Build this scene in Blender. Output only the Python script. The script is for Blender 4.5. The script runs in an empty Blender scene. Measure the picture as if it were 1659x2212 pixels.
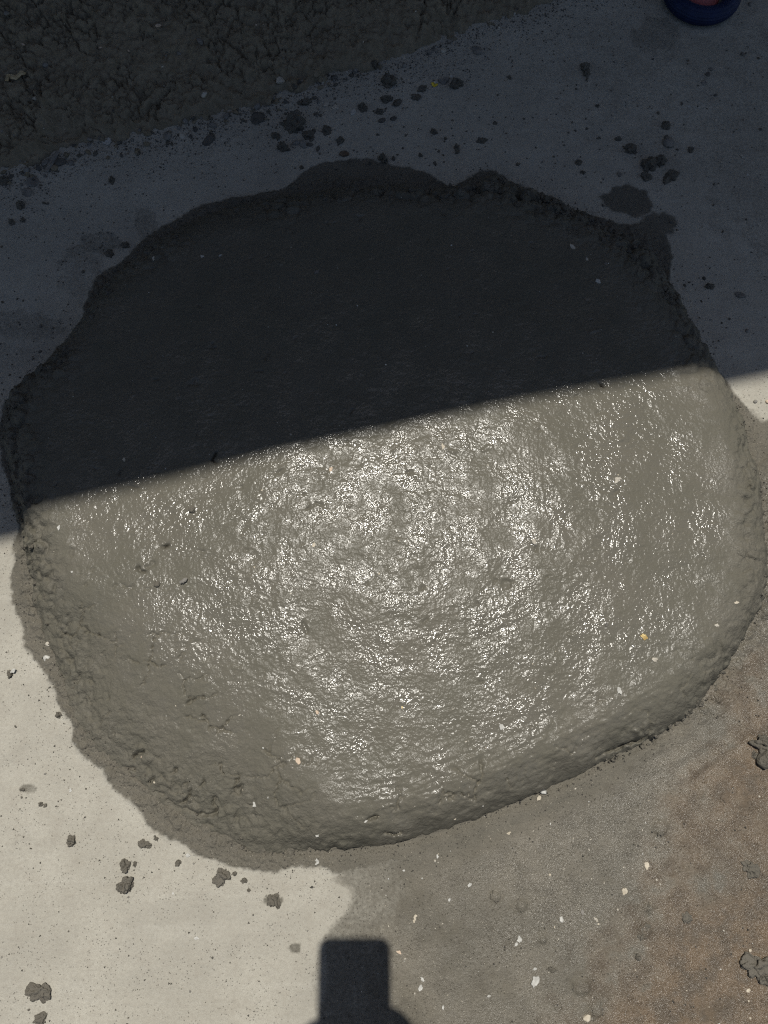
import bpy, bmesh, math, random
import numpy as np
from mathutils import Vector, Matrix, noise as mnoise

random.seed(7)
SC = bpy.context.scene
COL = SC.collection

# ------------------------------------------------------------------ camera
CAM_H = 0.86                       # phone held 0.86 m above the slab
TILT = math.radians(16.4)          # a little off straight down
UW, UH, FU = 1659.0, 2212.0, 1656.0  # traced picture size and focal length in the same unit
cam_d = bpy.data.cameras.new('camera')
cam = bpy.data.objects.new('camera', cam_d)
COL.objects.link(cam)
cam.location = (0, 0, CAM_H)
cam.rotation_euler = (TILT, 0, 0)
cam_d.sensor_fit = 'HORIZONTAL'
cam_d.sensor_width = 36.0
cam_d.lens = 36.0 * FU / UW
cam_d.clip_start = 0.02
cam_d.clip_end = 400.0
SC.camera = cam
CT, ST = math.cos(TILT), math.sin(TILT)


def ray(u, v):
    """direction in the world of a traced point (camera at rest above the slab)"""
    x = (u - UW / 2) / FU
    y = -(v - UH / 2) / FU
    # camera axes: right (1,0,0), up (0,CT,ST), forward (0,ST,-CT)
    return x, y * CT + ST, y * ST - CT


def at(u, v, z=0.0):
    dx, dy, dz = ray(u, v)
    t = (z - CAM_H) / dz
    return dx * t, dy * t


def proj(X, Y, Z):
    """world arrays -> traced coordinates (used only to lay out what was traced)"""
    zz = Z - CAM_H
    yc = Y * CT + zz * ST
    zc = Y * ST - zz * CT
    return UW / 2 + FU * X / zc, UH / 2 - FU * yc / zc


# ------------------------------------------------------------------ sun, sky, exposure
sx, sy, sz = ray(806, 2060)        # where the phone's own shadow falls: straight away from the sun
SUNV = Vector((sx, sy, sz)).normalized()      # direction the light travels
TO_SUN = -SUNV
elev = math.asin(TO_SUN.z)
sun_d = bpy.data.lights.new('sun', 'SUN')
sun_d.energy = 4.05
sun_d.angle = math.radians(0.53)
sun_d.color = (1.0, 0.965, 0.885)
sun = bpy.data.objects.new('sun', sun_d)
COL.objects.link(sun)
sun.rotation_euler = TO_SUN.to_track_quat('Z', 'Y').to_euler()
sun.location = (0, 1, 6)

world = bpy.data.worlds.new('World')
SC.world = world
world.use_nodes = True
wn = world.node_tree
wn.nodes.clear()
sky = wn.nodes.new('ShaderNodeTexSky')
sky.sky_type = 'NISHITA'
sky.sun_disc = False
sky.sun_elevation = elev
sky.sun_rotation = math.atan2(TO_SUN.x, TO_SUN.y)
bg = wn.nodes.new('ShaderNodeBackground')
bg.inputs['Strength'].default_value = 0.066
wo = wn.nodes.new('ShaderNodeOutputWorld')
wn.links.new(sky.outputs[0], bg.inputs['Color'])
wn.links.new(bg.outputs[0], wo.inputs['Surface'])

SC.view_settings.view_transform = 'Standard'
SC.view_settings.look = 'None'
SC.view_settings.exposure = 0.0
SC.view_settings.gamma = 1.0
SC.view_settings.use_curve_mapping = False
SC.render.engine = 'CYCLES'
SC.cycles.use_denoising = False
SC.cycles.filter_width = 1.2
SC.cycles.max_bounces = 6


# ------------------------------------------------------------------ numpy noise
def _h(ix, iy, seed):
    a = (ix.astype(np.int64) * 374761393 + iy.astype(np.int64) * 668265263 + seed * 974711) & 0xffffffff
    a = ((a ^ (a >> 13)) * 1274126177) & 0xffffffff
    a = ((a ^ (a >> 16)) * 2246822519) & 0xffffffff
    return ((a ^ (a >> 15)) & 0xffffff) / float(0xffffff)


def gnoise(x, y, seed=0):
    """gradient noise, roughly -1..1"""
    xi = np.floor(x); yi = np.floor(y)
    xf = x - xi; yf = y - yi
    u = xf * xf * xf * (xf * (xf * 6 - 15) + 10)
    v = yf * yf * yf * (yf * (yf * 6 - 15) + 10)
    r = 0
    for dx in (0, 1):
        for dy in (0, 1):
            ang = _h(xi + dx, yi + dy, seed) * 2 * np.pi
            g = np.cos(ang) * (xf - dx) + np.sin(ang) * (yf - dy)
            r = r + g * (u if dx else 1 - u) * (v if dy else 1 - v)
    return r * 1.5


def fbm(x, y, octv=4, seed=0, gain=0.5):
    r = 0; a = 1.0; s = 0.0
    for i in range(octv):
        r = r + a * gnoise(x + 17.3 * i, y - 9.1 * i, seed + i * 13)
        s += a; a *= gain; x = x * 2.03; y = y * 2.03
    return r / s


def worley(x, y, seed=0):
    xi = np.floor(x); yi = np.floor(y)
    f1 = np.full(x.shape, 9.0); f2 = np.full(x.shape, 9.0); cid = np.zeros(x.shape)
    for dx in (-1, 0, 1):
        for dy in (-1, 0, 1):
            cx = xi + dx; cy = yi + dy
            px = cx + _h(cx, cy, seed); py = cy + _h(cx, cy, seed + 5)
            d = np.hypot(px - x, py - y)
            new = d < f1
            f2 = np.where(new, f1, np.minimum(f2, d))
            cid = np.where(new, _h(cx, cy, seed + 9), cid)
            f1 = np.where(new, d, f1)
    return f1, f2, cid


def sstep(a, b, x):
    t = np.clip((x - a) / (b - a), 0, 1)
    return t * t * (3 - 2 * t)


def smooth_loop(pts, n=4):
    P = np.array(pts, float)
    m = len(P); out = []
    for i in range(m):
        p0, p1, p2, p3 = P[i - 1], P[i], P[(i + 1) % m], P[(i + 2) % m]
        for k in range(n):
            t = k / n
            out.append(0.5 * ((2 * p1) + (-p0 + p2) * t + (2 * p0 - 5 * p1 + 4 * p2 - p3) * t * t
                              + (-p0 + 3 * p1 - 3 * p2 + p3) * t ** 3))
    return np.array(out)


class SDF:
    """signed distance (positive inside) to a closed outline, sampled on a coarse grid"""
    def __init__(self, loop, step=0.006, margin=0.12):
        self.loop = loop
        lo = loop.min(0) - margin; hi = loop.max(0) + margin
        nx = int((hi[0] - lo[0]) / step) + 2; ny = int((hi[1] - lo[1]) / step) + 2
        gx = lo[0] + np.arange(nx) * step; gy = lo[1] + np.arange(ny) * step
        X, Y = np.meshgrid(gx, gy, indexing='ij')
        d2 = np.full(X.shape, 1e9); ins = np.zeros(X.shape, bool)
        L = loop; M = np.roll(loop, -1, 0)
        for (ax, ay), (bx, by) in zip(L, M):
            ex, ey = bx - ax, by - ay
            t = np.clip(((X - ax) * ex + (Y - ay) * ey) / (ex * ex + ey * ey + 1e-12), 0, 1)
            d2 = np.minimum(d2, (X - ax - t * ex) ** 2 + (Y - ay - t * ey) ** 2)
            if ay != by:
                c = ((ay > Y) != (by > Y)) & (X < ex * (Y - ay) / ey + ax)
                ins ^= c
        self.g = np.where(ins, 1, -1) * np.sqrt(d2)
        self.lo = lo; self.step = step; self.n = (nx, ny)

    def __call__(self, X, Y):
        fx = (np.asarray(X) - self.lo[0]) / self.step
        fy = (np.asarray(Y) - self.lo[1]) / self.step
        out = (fx < 0) | (fy < 0) | (fx > self.n[0] - 1.01) | (fy > self.n[1] - 1.01)
        fx = np.clip(fx, 0, self.n[0] - 1.01); fy = np.clip(fy, 0, self.n[1] - 1.01)
        i = fx.astype(int); j = fy.astype(int); a = fx - i; b = fy - j
        g = self.g
        r = (g[i, j] * (1 - a) * (1 - b) + g[i + 1, j] * a * (1 - b)
             + g[i, j + 1] * (1 - a) * b + g[i + 1, j + 1] * a * b)
        return np.where(out, -0.2, r)


def ground_loop(pts, n=4, z=0.0):
    return np.array([at(u, v, z) for u, v in smooth_loop(pts, n)])


def grid_mesh(name, X, Y, Z, keep=None, attrs=None):
    nx, ny = X.shape
    idx = np.arange(nx * ny).reshape(nx, ny)
    quads = np.stack([idx[:-1, :-1], idx[1:, :-1], idx[1:, 1:], idx[:-1, 1:]], -1).reshape(-1, 4)
    co = np.stack([X, Y, Z], -1).reshape(-1, 3)
    vals = {k: v.reshape(-1) for k, v in (attrs or {}).items()}
    if keep is not None:
        k = keep.reshape(-1)
        quads = quads[k[quads].any(1)]
        used = np.unique(quads)
        remap = np.full(nx * ny, -1); remap[used] = np.arange(len(used))
        quads = remap[quads]; co = co[used]
        vals = {a: v[used] for a, v in vals.items()}
    me = bpy.data.meshes.new(name)
    me.vertices.add(len(co)); me.vertices.foreach_set('co', co.astype(np.float32).ravel())
    nq = len(quads)
    me.loops.add(nq * 4); me.loops.foreach_set('vertex_index', quads.astype(np.int32).ravel())
    me.polygons.add(nq)
    me.polygons.foreach_set('loop_start', np.arange(0, nq * 4, 4, dtype=np.int32))
    me.polygons.foreach_set('loop_total', np.full(nq, 4, np.int32))
    me.polygons.foreach_set('use_smooth', np.ones(nq, bool))
    for a, v in vals.items():
        at_ = me.attributes.new(a, 'FLOAT', 'POINT')
        at_.data.foreach_set('value', v.astype(np.float32))
    me.update(calc_edges=True)
    me.validate()
    return me


def link(name, me, mat=None, parent=None):
    o = bpy.data.objects.new(name, me)
    COL.objects.link(o)
    if mat is not None and not me.materials:
        me.materials.append(mat)
    if parent is not None:
        o.parent = parent
    return o


def tag(o, label=None, cat=None, group=None, kind=None):
    if label: o['label'] = label
    if cat: o['category'] = cat
    if group: o['group'] = group
    if kind: o['kind'] = kind
    return o


# ------------------------------------------------------------------ materials
class NB:
    def __init__(self, name):
        self.m = bpy.data.materials.new(name); self.m.use_nodes = True
        self.t = self.m.node_tree; self.t.nodes.clear()
        self.out = self.n('ShaderNodeOutputMaterial')
        self.p = self.n('ShaderNodeBsdfPrincipled')
        self.t.links.new(self.p.outputs[0], self.out.inputs['Surface'])
        self.co = self.n('ShaderNodeNewGeometry').outputs['Position']

    def n(self, typ, **kw):
        nd = self.t.nodes.new(typ)
        for k, v in kw.items(): setattr(nd, k, v)
        return nd

    def put(self, sock, val):
        if hasattr(val, 'is_output') or isinstance(val, bpy.types.NodeSocket):
            self.t.links.new(val, sock)
        elif isinstance(val, (tuple, list)) and len(val) == 3 and sock.type == 'RGBA':
            sock.default_value = (*val, 1)
        else:
            sock.default_value = val

    def noise(self, scale, detail=3, rough=0.55, co=None, dist=0.0):
        nd = self.n('ShaderNodeTexNoise')
        nd.inputs['Scale'].default_value = scale; nd.inputs['Detail'].default_value = detail
        nd.inputs['Roughness'].default_value = rough; nd.inputs['Distortion'].default_value = dist
        self.t.links.new(co or self.co, nd.inputs['Vector'])
        return nd.outputs['Fac']

    def voro(self, scale, feature='F1', out='Distance', rnd=1.0):
        nd = self.n('ShaderNodeTexVoronoi'); nd.feature = feature
        nd.inputs['Scale'].default_value = scale; nd.inputs['Randomness'].default_value = rnd
        self.t.links.new(self.co, nd.inputs['Vector'])
        return nd.outputs[out]

    def attr(self, name):
        nd = self.n('ShaderNodeAttribute'); nd.attribute_name = name
        return nd.outputs['Fac']

    def ramp(self, fac, a, b, lo=0.0, hi=1.0):
        nd = self.n('ShaderNodeMapRange'); nd.interpolation_type = 'SMOOTHSTEP'
        self.put(nd.inputs['Value'], fac)
        for k, v in zip(('From Min', 'From Max', 'To Min', 'To Max'), (a, b, lo, hi)):
            self.put(nd.inputs[k], v)
        return nd.outputs[0]

    def math(self, op, a, b=0.0, c=None):
        nd = self.n('ShaderNodeMath'); nd.operation = op
        self.put(nd.inputs[0], a); self.put(nd.inputs[1], b)
        if c is not None: self.put(nd.inputs[2], c)
        return nd.outputs[0]

    def mix(self, fac, a, b, mode='MIX'):
        nd = self.n('ShaderNodeMix'); nd.data_type = 'RGBA'; nd.blend_type = mode
        self.put(nd.inputs['Factor'], fac)
        self.put(nd.inputs[6], a); self.put(nd.inputs[7], b)
        return nd.outputs[2]

    def bump(self, h, dist, strength=1.0, normal=None):
        nd = self.n('ShaderNodeBump')
        nd.inputs['Distance'].default_value = dist
        self.put(nd.inputs['Strength'], strength)
        self.put(nd.inputs['Height'], h)
        if normal is not None: self.t.links.new(normal, nd.inputs['Normal'])
        return nd.outputs[0]

    def done(self, color, rough, normal=None, spec=0.5, **kw):
        self.put(self.p.inputs['Base Color'], color); self.put(self.p.inputs['Roughness'], rough)
        self.put(self.p.inputs['Specular IOR Level'], spec)
        if normal is not None: self.put(self.p.inputs['Normal'], normal)
        for k, v in kw.items(): self.put(self.p.inputs[k.replace('_', ' ')], v)
        return self.m


def mat_slab():
    b = NB('concrete_slab')
    apr = b.attr('apron'); damp = b.attr('damp'); rust = b.attr('rust'); film = b.attr('film')
    n1 = b.noise(9, 5, 0.6); n2 = b.noise(45, 4, 0.6); n3 = b.noise(260, 3, 0.6); n4 = b.noise(1100, 2, 0.6)
    pale = b.mix(b.ramp(n1, 0.3, 0.7), (0.368, 0.348, 0.296), (0.450, 0.427, 0.365))
    pale = b.mix(b.math('MULTIPLY', b.ramp(n2, 0.45, 0.75), 0.45), pale, (0.33, 0.30, 0.25))
    pale = b.mix(b.math('MULTIPLY', b.ramp(b.noise(4.5, 5, 0.7, dist=1.5), 0.46, 0.66), 0.55), pale, (0.33, 0.313, 0.27))
    streak = b.n('ShaderNodeMapping'); b.t.links.new(b.co, streak.inputs[0]); streak.inputs['Scale'].default_value = (6, 60, 6); streak.inputs['Rotation'].default_value = (0, 0, 0.5)
    pale = b.mix(b.math('MULTIPLY', b.ramp(b.noise(1.0, 4, 0.6, co=streak.outputs[0]), 0.52, 0.72), 0.3), pale, (0.50, 0.48, 0.42))
    pits = b.ramp(b.voro(330), 0.10, 0.22, 1, 0)
    pits = b.math('MULTIPLY', pits, b.ramp(b.noise(30, 3), 0.36, 0.56))
    pale = b.mix(b.math('MULTIPLY', pits, 0.75), pale, (0.09, 0.08, 0.065))  # shade inside the fine pits, painted as dark colour
    pale = b.mix(b.math('MULTIPLY', b.ramp(n4, 0.4, 0.62), 0.38), pale, (0.25, 0.228, 0.19))
    pale = b.mix(b.math('MULTIPLY', b.ramp(n3, 0.42, 0.66), 0.28), pale, (0.27, 0.245, 0.205))
    wet = b.mix(b.ramp(n2, 0.3, 0.7), (0.122, 0.113, 0.092), (0.162, 0.149, 0.122))
    wet = b.mix(b.math('MULTIPLY', b.ramp(n4, 0.42, 0.7), 0.55), wet, (0.06, 0.053, 0.042))
    wetf = b.mix(b.ramp(n1, 0.3, 0.7), (0.128, 0.117, 0.093), (0.182, 0.163, 0.129))
    wetf = b.mix(b.math('MULTIPLY', b.ramp(n2, 0.45, 0.7), 0.6), wetf, (0.102, 0.091, 0.071))
    wetf = b.mix(b.math('MULTIPLY', b.ramp(n4, 0.42, 0.66), 0.5), wetf, (0.068, 0.059, 0.044))
    wet = b.mix(b.ramp(film, 0.05, 0.5), wet, wetf)
    rcol = b.mix(b.ramp(n2, 0.35, 0.65), (0.160, 0.110, 0.066), (0.104, 0.080, 0.055))
    rcol = b.mix(b.math('MULTIPLY', b.ramp(n4, 0.42, 0.7), 0.5), rcol, (0.07, 0.05, 0.034))
    rm = b.ramp(b.math('ADD', rust, b.math('ADD', b.math('MULTIPLY', b.math('SUBTRACT', n1, 0.5), 1.7), b.math('MULTIPLY', b.math('SUBTRACT', n2, 0.5), 1.3))), 0.2, 0.85)
    rm = b.math('MULTIPLY', rm, b.ramp(rust, 0.02, 0.35))
    wet = b.mix(b.math('MULTIPLY', rm, 0.85), wet, rcol)
    # pale sand grains caught in the film, painted denser to stand in for glints
    gr = b.ramp(b.voro(420), 0.10, 0.17, 1, 0)
    gr = b.math('MULTIPLY', gr, b.ramp(b.noise(190, 2), 0.46, 0.56))
    wet = b.mix(b.math('MULTIPLY', gr, 0.8), wet, (0.42, 0.38, 0.30))
    wob = b.math('ADD', b.math('MULTIPLY', b.math('SUBTRACT', n2, 0.5), 0.45),
                 b.math('MULTIPLY', b.math('SUBTRACT', n3, 0.5), 0.5))
    dm = b.math('ADD', damp, b.math('MULTIPLY', wob, b.ramp(damp, 0.0, 0.25)))
    dm = b.ramp(dm, 0.12, 0.85)
    col = b.mix(dm, pale, wet)
    spk = b.math('MULTIPLY', film, b.ramp(b.noise(20, 5, 0.75), 0.15, 0.6))
    rough = b.ramp(spk, 0.0, 0.8, 0.9, 0.21)
    h = b.math('ADD', b.math('MULTIPLY', n3, 0.9), b.math('MULTIPLY', n4, b.ramp(film, 0, 1, 0.3, 0.5)))
    h = b.math('SUBTRACT', h, b.math('MULTIPLY', pits, 0.5))
    crumbs = b.ramp(b.voro(210), 0.0, 0.75, 1, 0)
    h = b.math('ADD', h, b.math('MULTIPLY', apr, b.math('ADD', b.math('MULTIPLY', crumbs, 0.8), b.math('MULTIPLY', b.noise(170, 3, 0.65), 1.2))))
    return b.done(col, rough, b.bump(h, 0.0015, b.ramp(dm, 0, 1, 0.7, 1.0)), spec=b.ramp(spk, 0, 1, 0.2, 0.42))


def mat_mortar(name='wet_mortar', crumb=False):
    b = NB(name)
    n1 = b.noise(16, 4); n2 = b.noise(120, 3); n3 = b.noise(420, 3, 0.6); n4 = b.noise(1000, 2, 0.6)
    col = b.mix(b.ramp(n1, 0.3, 0.7), (0.126, 0.118, 0.094), (0.140, 0.129, 0.104))
    col = b.mix(b.math('MULTIPLY', b.ramp(n4, 0.4, 0.7), 0.35), col, (0.070, 0.064, 0.050))
    if crumb:
        col = b.mix(b.ramp(n1, 0.3, 0.7), (0.118, 0.107, 0.086), (0.148, 0.134, 0.110))
        h = b.math('ADD', b.math('MULTIPLY', n2, 0.8), b.math('MULTIPLY', n3, 1.0))
        return b.done(col, 0.75, b.bump(h, 0.0026, 1.0), spec=0.25)
    dry = b.attr('dry')
    gr = b.ramp(b.voro(360), 0.10, 0.16, 1, 0)
    gr = b.math('MULTIPLY', gr, b.ramp(b.noise(170, 2), 0.60, 0.66))
    col = b.mix(b.math('MULTIPLY', gr, 0.7), col, (0.40, 0.36, 0.29))
    sheen = b.ramp(b.noise(32, 5, 0.75), 0.36, 0.66)
    n5 = b.noise(300, 1.8, 0.5)
    rough = b.math('ADD', b.ramp(sheen, 0, 1, 0.26, 0.11), b.math('MULTIPLY', dry, 0.34))
    h = b.math('ADD', b.math('MULTIPLY', n5, 1.0), b.math('MULTIPLY', n2, 0.9))
    h = b.math('ADD', h, b.math('MULTIPLY', n3, b.ramp(dry, 0, 1, 0.25, 0.9)))
    stren = b.math('ADD', b.ramp(sheen, 0, 1, 0.46, 0.60), b.math('MULTIPLY', dry, 0.2))
    return b.done(col, rough, b.bump(h, 0.0016, stren), spec=b.math('MULTIPLY', b.ramp(dry, 0, 1, 0.37, 0.16), b.ramp(sheen, 0, 1, 0.16, 1.0)))


def mat_simple(name, c1, c2, scale=150, rough=0.8, bump=0.0008, spec=0.3, strength=0.8):
    b = NB(name)
    n1 = b.noise(scale, 4, 0.6); n2 = b.noise(scale * 5, 3, 0.6)
    col = b.mix(b.ramp(n1, 0.3, 0.7), c1, c2)
    return b.done(col, rough, b.bump(b.math('ADD', n1, b.math('MULTIPLY', n2, 0.4)), bump, strength), spec=spec)


M_SLAB = mat_slab()
M_MORTAR = mat_mortar()
M_CRUMB = mat_mortar('mortar_crumb', True)
M_SAND = mat_simple('wet_sand', (0.178, 0.149, 0.104), (0.240, 0.204, 0.147), 90, 0.9, 0.0022, 0.2)
M_STONE = mat_simple('grey_stone', (0.15, 0.14, 0.125), (0.24, 0.225, 0.20), 90, 0.7)
M_DSTONE = mat_simple('dark_stone', (0.07, 0.066, 0.058), (0.13, 0.12, 0.105), 90, 0.75)
M_BSTONE = mat_simple('brown_stone', (0.11, 0.075, 0.05), (0.16, 0.12, 0.09), 90, 0.75)
M_CHIP = mat_simple('pale_lime', (0.34, 0.31, 0.26), (0.54, 0.50, 0.42), 260, 0.75)
M_WCHIP = mat_simple('white_paint_flake', (0.36, 0.35, 0.32), (0.54, 0.53, 0.49), 260, 0.6)
M_CREAM = mat_simple('cream_chip', (0.40, 0.35, 0.27), (0.56, 0.50, 0.40), 260, 0.75)
M_PEACH = mat_simple('peach_chip', (0.50, 0.38, 0.28), (0.58, 0.47, 0.36), 160, 0.75)
M_WOOD = mat_simple('dry_wood', (0.38, 0.29, 0.16), (0.50, 0.41, 0.26), 200, 0.7)
M_GOLD = mat_simple('golden_shell', (0.34, 0.22, 0.06), (0.62, 0.48, 0.20), 260, 0.3, spec=0.6)
M_YELLOW = mat_simple('yellow_print', (0.70, 0.50, 0.02), (0.75, 0.60, 0.08), 60, 0.4)
M_TYRE = mat_simple('blue_rubber', (0.006, 0.014, 0.050), (0.009, 0.020, 0.072), 60, 0.55)
M_HUB = mat_simple('red_plastic', (0.46, 0.11, 0.11), (0.55, 0.18, 0.17), 60, 0.5)
M_ROOF = mat_simple('roof_concrete', (0.20, 0.19, 0.18), (0.28, 0.27, 0.25), 6, 0.9, 0.002)
M_WALL = mat_simple('dark_render', (0.10, 0.10, 0.10), (0.15, 0.15, 0.15), 6, 0.9, 0.002)
M_PHONE = mat_simple('phone_black', (0.012, 0.012, 0.013), (0.018, 0.018, 0.02), 200, 0.35)
M_GLASS = mat_simple('lens_glass', (0.004, 0.004, 0.006), (0.006, 0.006, 0.01), 200, 0.08)

# ------------------------------------------------------------------ traced outlines
HEAP = [(360, 512), (430, 478), (520, 446), (600, 434), (680, 420), (760, 412), (880, 405), (960, 410), (1010, 398),
        (1060, 384), (1110, 405), (1170, 430), (1250, 462), (1320, 500), (1400, 548), (1440, 605), (1465, 650),
        (1500, 715), (1530, 775), (1556, 825), (1577, 865), (1602, 930), (1622, 1000), (1640, 1080), (1650, 1180),
        (1652, 1250), (1640, 1310), (1612, 1370), (1576, 1430), (1545, 1480), (1500, 1530), (1450, 1572), (1400, 1600),
        (1300, 1646), (1170, 1710), (1050, 1759), (950, 1797), (850, 1820), (750, 1835), (650, 1837), (560, 1838),
        (480, 1806), (400, 1772), (340, 1732), (290, 1690), (250, 1650), (200, 1610), (172, 1570), (150, 1520),
        (130, 1460), (105, 1400), (84, 1340), (66, 1260), (60, 1190), (50, 1140), (36, 1080), (18, 1000), (8, 930),
        (20, 880), (44, 848), (90, 800), (135, 760), (180, 700), (202, 660), (240, 610), (290, 560)]
HALO = [(210, 600), (262, 562), (300, 528), (338, 498), (392, 468), (440, 442), (500, 428), (560, 418), (605, 408),
        (640, 388), (664, 366), (704, 350), (760, 343), (822, 350), (880, 360), (930, 380), (975, 402), (1003, 392),
        (1030, 372), (1062, 364), (1092, 380), (1115, 398), (1172, 418), (1240, 452), (1300, 474), (1352, 484),
        (1400, 482), (1438, 506), (1452, 556), (1450, 604), (1466, 642), (1492, 690), (1515, 740), (1545, 790),
        (1570, 822), (1596, 858), (1634, 905), (1680, 965), (1700, 1300), (1620, 1480), (1400, 1640), (1000, 1820),
        (760, 1876), (680, 1870), (590, 1882), (500, 1872), (430, 1850), (392, 1822), (330, 1790), (300, 1750),
        (246, 1700), (214, 1660), (168, 1610), (154, 1560), (126, 1520), (100, 1452), (60, 1400), (44, 1340),
        (28, 1300), (20, 1252), (34, 1210), (28, 1180), (40, 1130), (20, 1060), (2, 990), (-4, 930), (8, 876), (34, 840),
        (82, 794), (128, 752), (170, 700), (192, 640)]
DAMP = [(756, 1870), (758, 1925), (744, 1966), (718, 1996), (694, 2032), (702, 2100), (690, 2160), (680, 2240),
        (660, 2500), (2000, 2500), (2000, 1100), (1640, 912), (1560, 1300), (1300, 1650)]
RUST = [(1590, 1560), (1545, 1700), (1500, 1800), (1450, 1950), (1360, 2060), (1300, 2140), (1270, 2500), (2000, 2500),
        (2000, 1500), (1640, 1500)]
SANDP = [(-500, 420), (-200, 395), (0, 372), (60, 358), (130, 334), (190, 312), (255, 300), (330, 288), (400, 268), (470, 252),
         (540, 228), (600, 216), (650, 192), (720, 162), (800, 146), (900, 116), (980, 82), (1060, 48), (1130, 22), (1190, 0),
         (1300, -60), (1400, -150), (1300, -260), (600, -260), (0, -200), (-500, -100)]

heap_sdf = SDF(ground_loop(HEAP))
halo_sdf = SDF(ground_loop(HALO))
damp_sdf = SDF(ground_loop(DAMP, 3))
rust_sdf = SDF(ground_loop(RUST, 3))
sand_sdf = SDF(ground_loop(SANDP, 3), 0.01)


def polyline_dist(X, Y, pts):
    d = np.full(X.shape, 1e9)
    for (ax, ay), (bx, by) in zip(pts[:-1], pts[1:]):
        ex, ey = bx - ax, by - ay
        t = np.clip(((X - ax) * ex + (Y - ay) * ey) / (ex * ex + ey * ey + 1e-12), 0, 1)
        d = np.minimum(d, np.hypot(X - ax - t * ex, Y - ay - t * ey))
    return d


# ------------------------------------------------------------------ ground slab (one sheet to the horizon)
def axis(lo, hi, step, far):
    core = np.arange(lo, hi + step / 2, step)
    ext = [0.02]
    while sum(ext) < far: ext.append(ext[-1] * 1.45)
    e = np.cumsum(ext)
    return np.concatenate([lo - e[::-1], core, hi + e])


gx = axis(-0.74, 0.74, 0.0028, 120); gy = axis(-0.32, 1.06, 0.0028, 120)
GX, GY = np.meshgrid(gx, gy, indexing='ij')
cxg = np.clip(GX, -2, 2); cyg = np.clip(GY, -2, 3)
wob = 0.006 * fbm(cxg * 28, cyg * 28, 4, 3) + 0.002 * gnoise(cxg * 160, cyg * 160, 5)
near = (np.abs(GX) < 0.8) & (GY > -0.4) & (GY < 1.15)
GU, GV = proj(cxg, cyg, np.zeros_like(GX))
hal = sstep(-0.004, 0.004, halo_sdf(GX, GY) + wob)
dmp = sstep(-0.006, 0.006, damp_sdf(GX, GY) + wob * 0.5)
dmp = dmp * (0.62 + 0.38 * sstep(760, 1000, GU + 90 * fbm(cxg * 8, cyg * 8, 3, 8)))
soft = lambda u, v, ru, rv, s=0.5: s * (1 - sstep(0.75, 1.1, np.hypot((GU - u) / ru, (GV - v) / rv) + 0.40 * fbm(cxg * 22, cyg * 22, 3, int(u)) + 0.30 * fbm(cxg * 75, cyg * 75, 3, int(v))))
stain = np.zeros_like(GX)
for a in ((1352, 432, 62, 34, 0.85), (1425, 482, 44, 30, 0.8), (210, 524, 52, 30, 0.5), (170, 545, 40, 24, 0.4), (318, 486, 30, 48, 0.42),
          (60, 706, 90, 40, 0.42), (30, 770, 60, 30, 0.3), (1415, 80, 60, 46, 0.45), (1270, 240, 90, 60, 0.22), (1340, 150, 240, 130, 0.25),
          (1500, 230, 260, 190, 0.30), (1640, 300, 130, 300, 0.32), (590, 1946, 22, 14, 0.75), (637, 2048, 16, 13, 0.7), (62, 1704, 22, 13, 0.6),
          (700, 2130, 28, 120, 0.30), (30, 2170, 60, 90, 0.12), (40, 1850, 110, 90, 0.16), (180, 600, 60, 60, 0.35), (1340, 520, 80, 30, 0.5),
          (1600, 905, 60, 34, 0.45), (1640, 850, 30, 20, 0.12), (450, 330, 500, 60, 0.16), (900, 180, 300, 70, 0.14)):
    stain = np.maximum(stain, soft(*a))
for pl, w_, s_ in (([(205, 2088), (232, 2058), (268, 2042), (322, 2036)], 0.006, 0.20), ([(300, 1995), (420, 1975), (540, 1990)], 0.008, 0.13), ([(20, 1960), (120, 1930), (210, 1940)], 0.010, 0.15),
                   ([(1180, 560), (1300, 610)], 0.004, 0.2), ([(60, 620), (160, 590)], 0.008, 0.25)):
    dd = polyline_dist(GX + wob * 1.5, GY + wob, [at(*q) for q in pl])
    stain = np.maximum(stain, s_ * np.exp(-(dd / w_) ** 2) * np.clip(0.6 + 1.2 * fbm(cxg * 30, cyg * 30, 3, 77), 0, 1))
damp = np.where(near | (GX > 0.3), np.maximum(np.maximum(hal, dmp), stain), 0.3)
# fine mortar mud on the right of the heap: wet film with a little thickness
film = np.where(near, dmp * sstep(0.0, 0.05, damp_sdf(GX, GY)), 0)
film *= 0.6 + 0.4 * sstep(900, 1350, GU)
film = np.maximum(film, 0.25 * hal * near)
rust = np.where(near | (GX > 0), sstep(-0.12, 0.10, rust_sdf(GX, GY)), 0) * 0.9
rust = np.maximum(rust, 0.55 * (1 - sstep(0.3, 1.1, np.hypot((GU - 1640) / 60, (GV - 1440) / 70))))
GZ = 0.0006 * fbm(cxg * 14, cyg * 14, 4, 20) + 0.0003 * gnoise(cxg * 120, cyg * 120, 21)
GZ += film * (0.0013 * fbm(cxg * 60, cyg * 60, 4, 31, 0.6) + 0.0016 * fbm(cxg * 18, cyg * 18, 3, 32))
# crumbly damp apron right beside the heap
apron = near * sstep(-0.045, -0.002, heap_sdf(GX, GY)) * hal * (1 - 0.7 * sstep(1500, 1650, GV) * sstep(620, 760, GU))
f1, f2, cid = worley(cxg * 85, cyg * 85, 41)
GZ += apron * (0.0052 * sstep(0.0, 0.5, f2 - f1) * (cid > 0.35) * cid + 0.0016 * fbm(cxg * 90, cyg * 90, 3, 43))
# groove added along the foot of the near rim to make a dark shadow line
GZ -= 0.004 * near * np.exp(-((heap_sdf(GX, GY) + 0.0015) / 0.003) ** 2) * sstep(1500, 1650, GV) * sstep(480, 620, GU)
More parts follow.
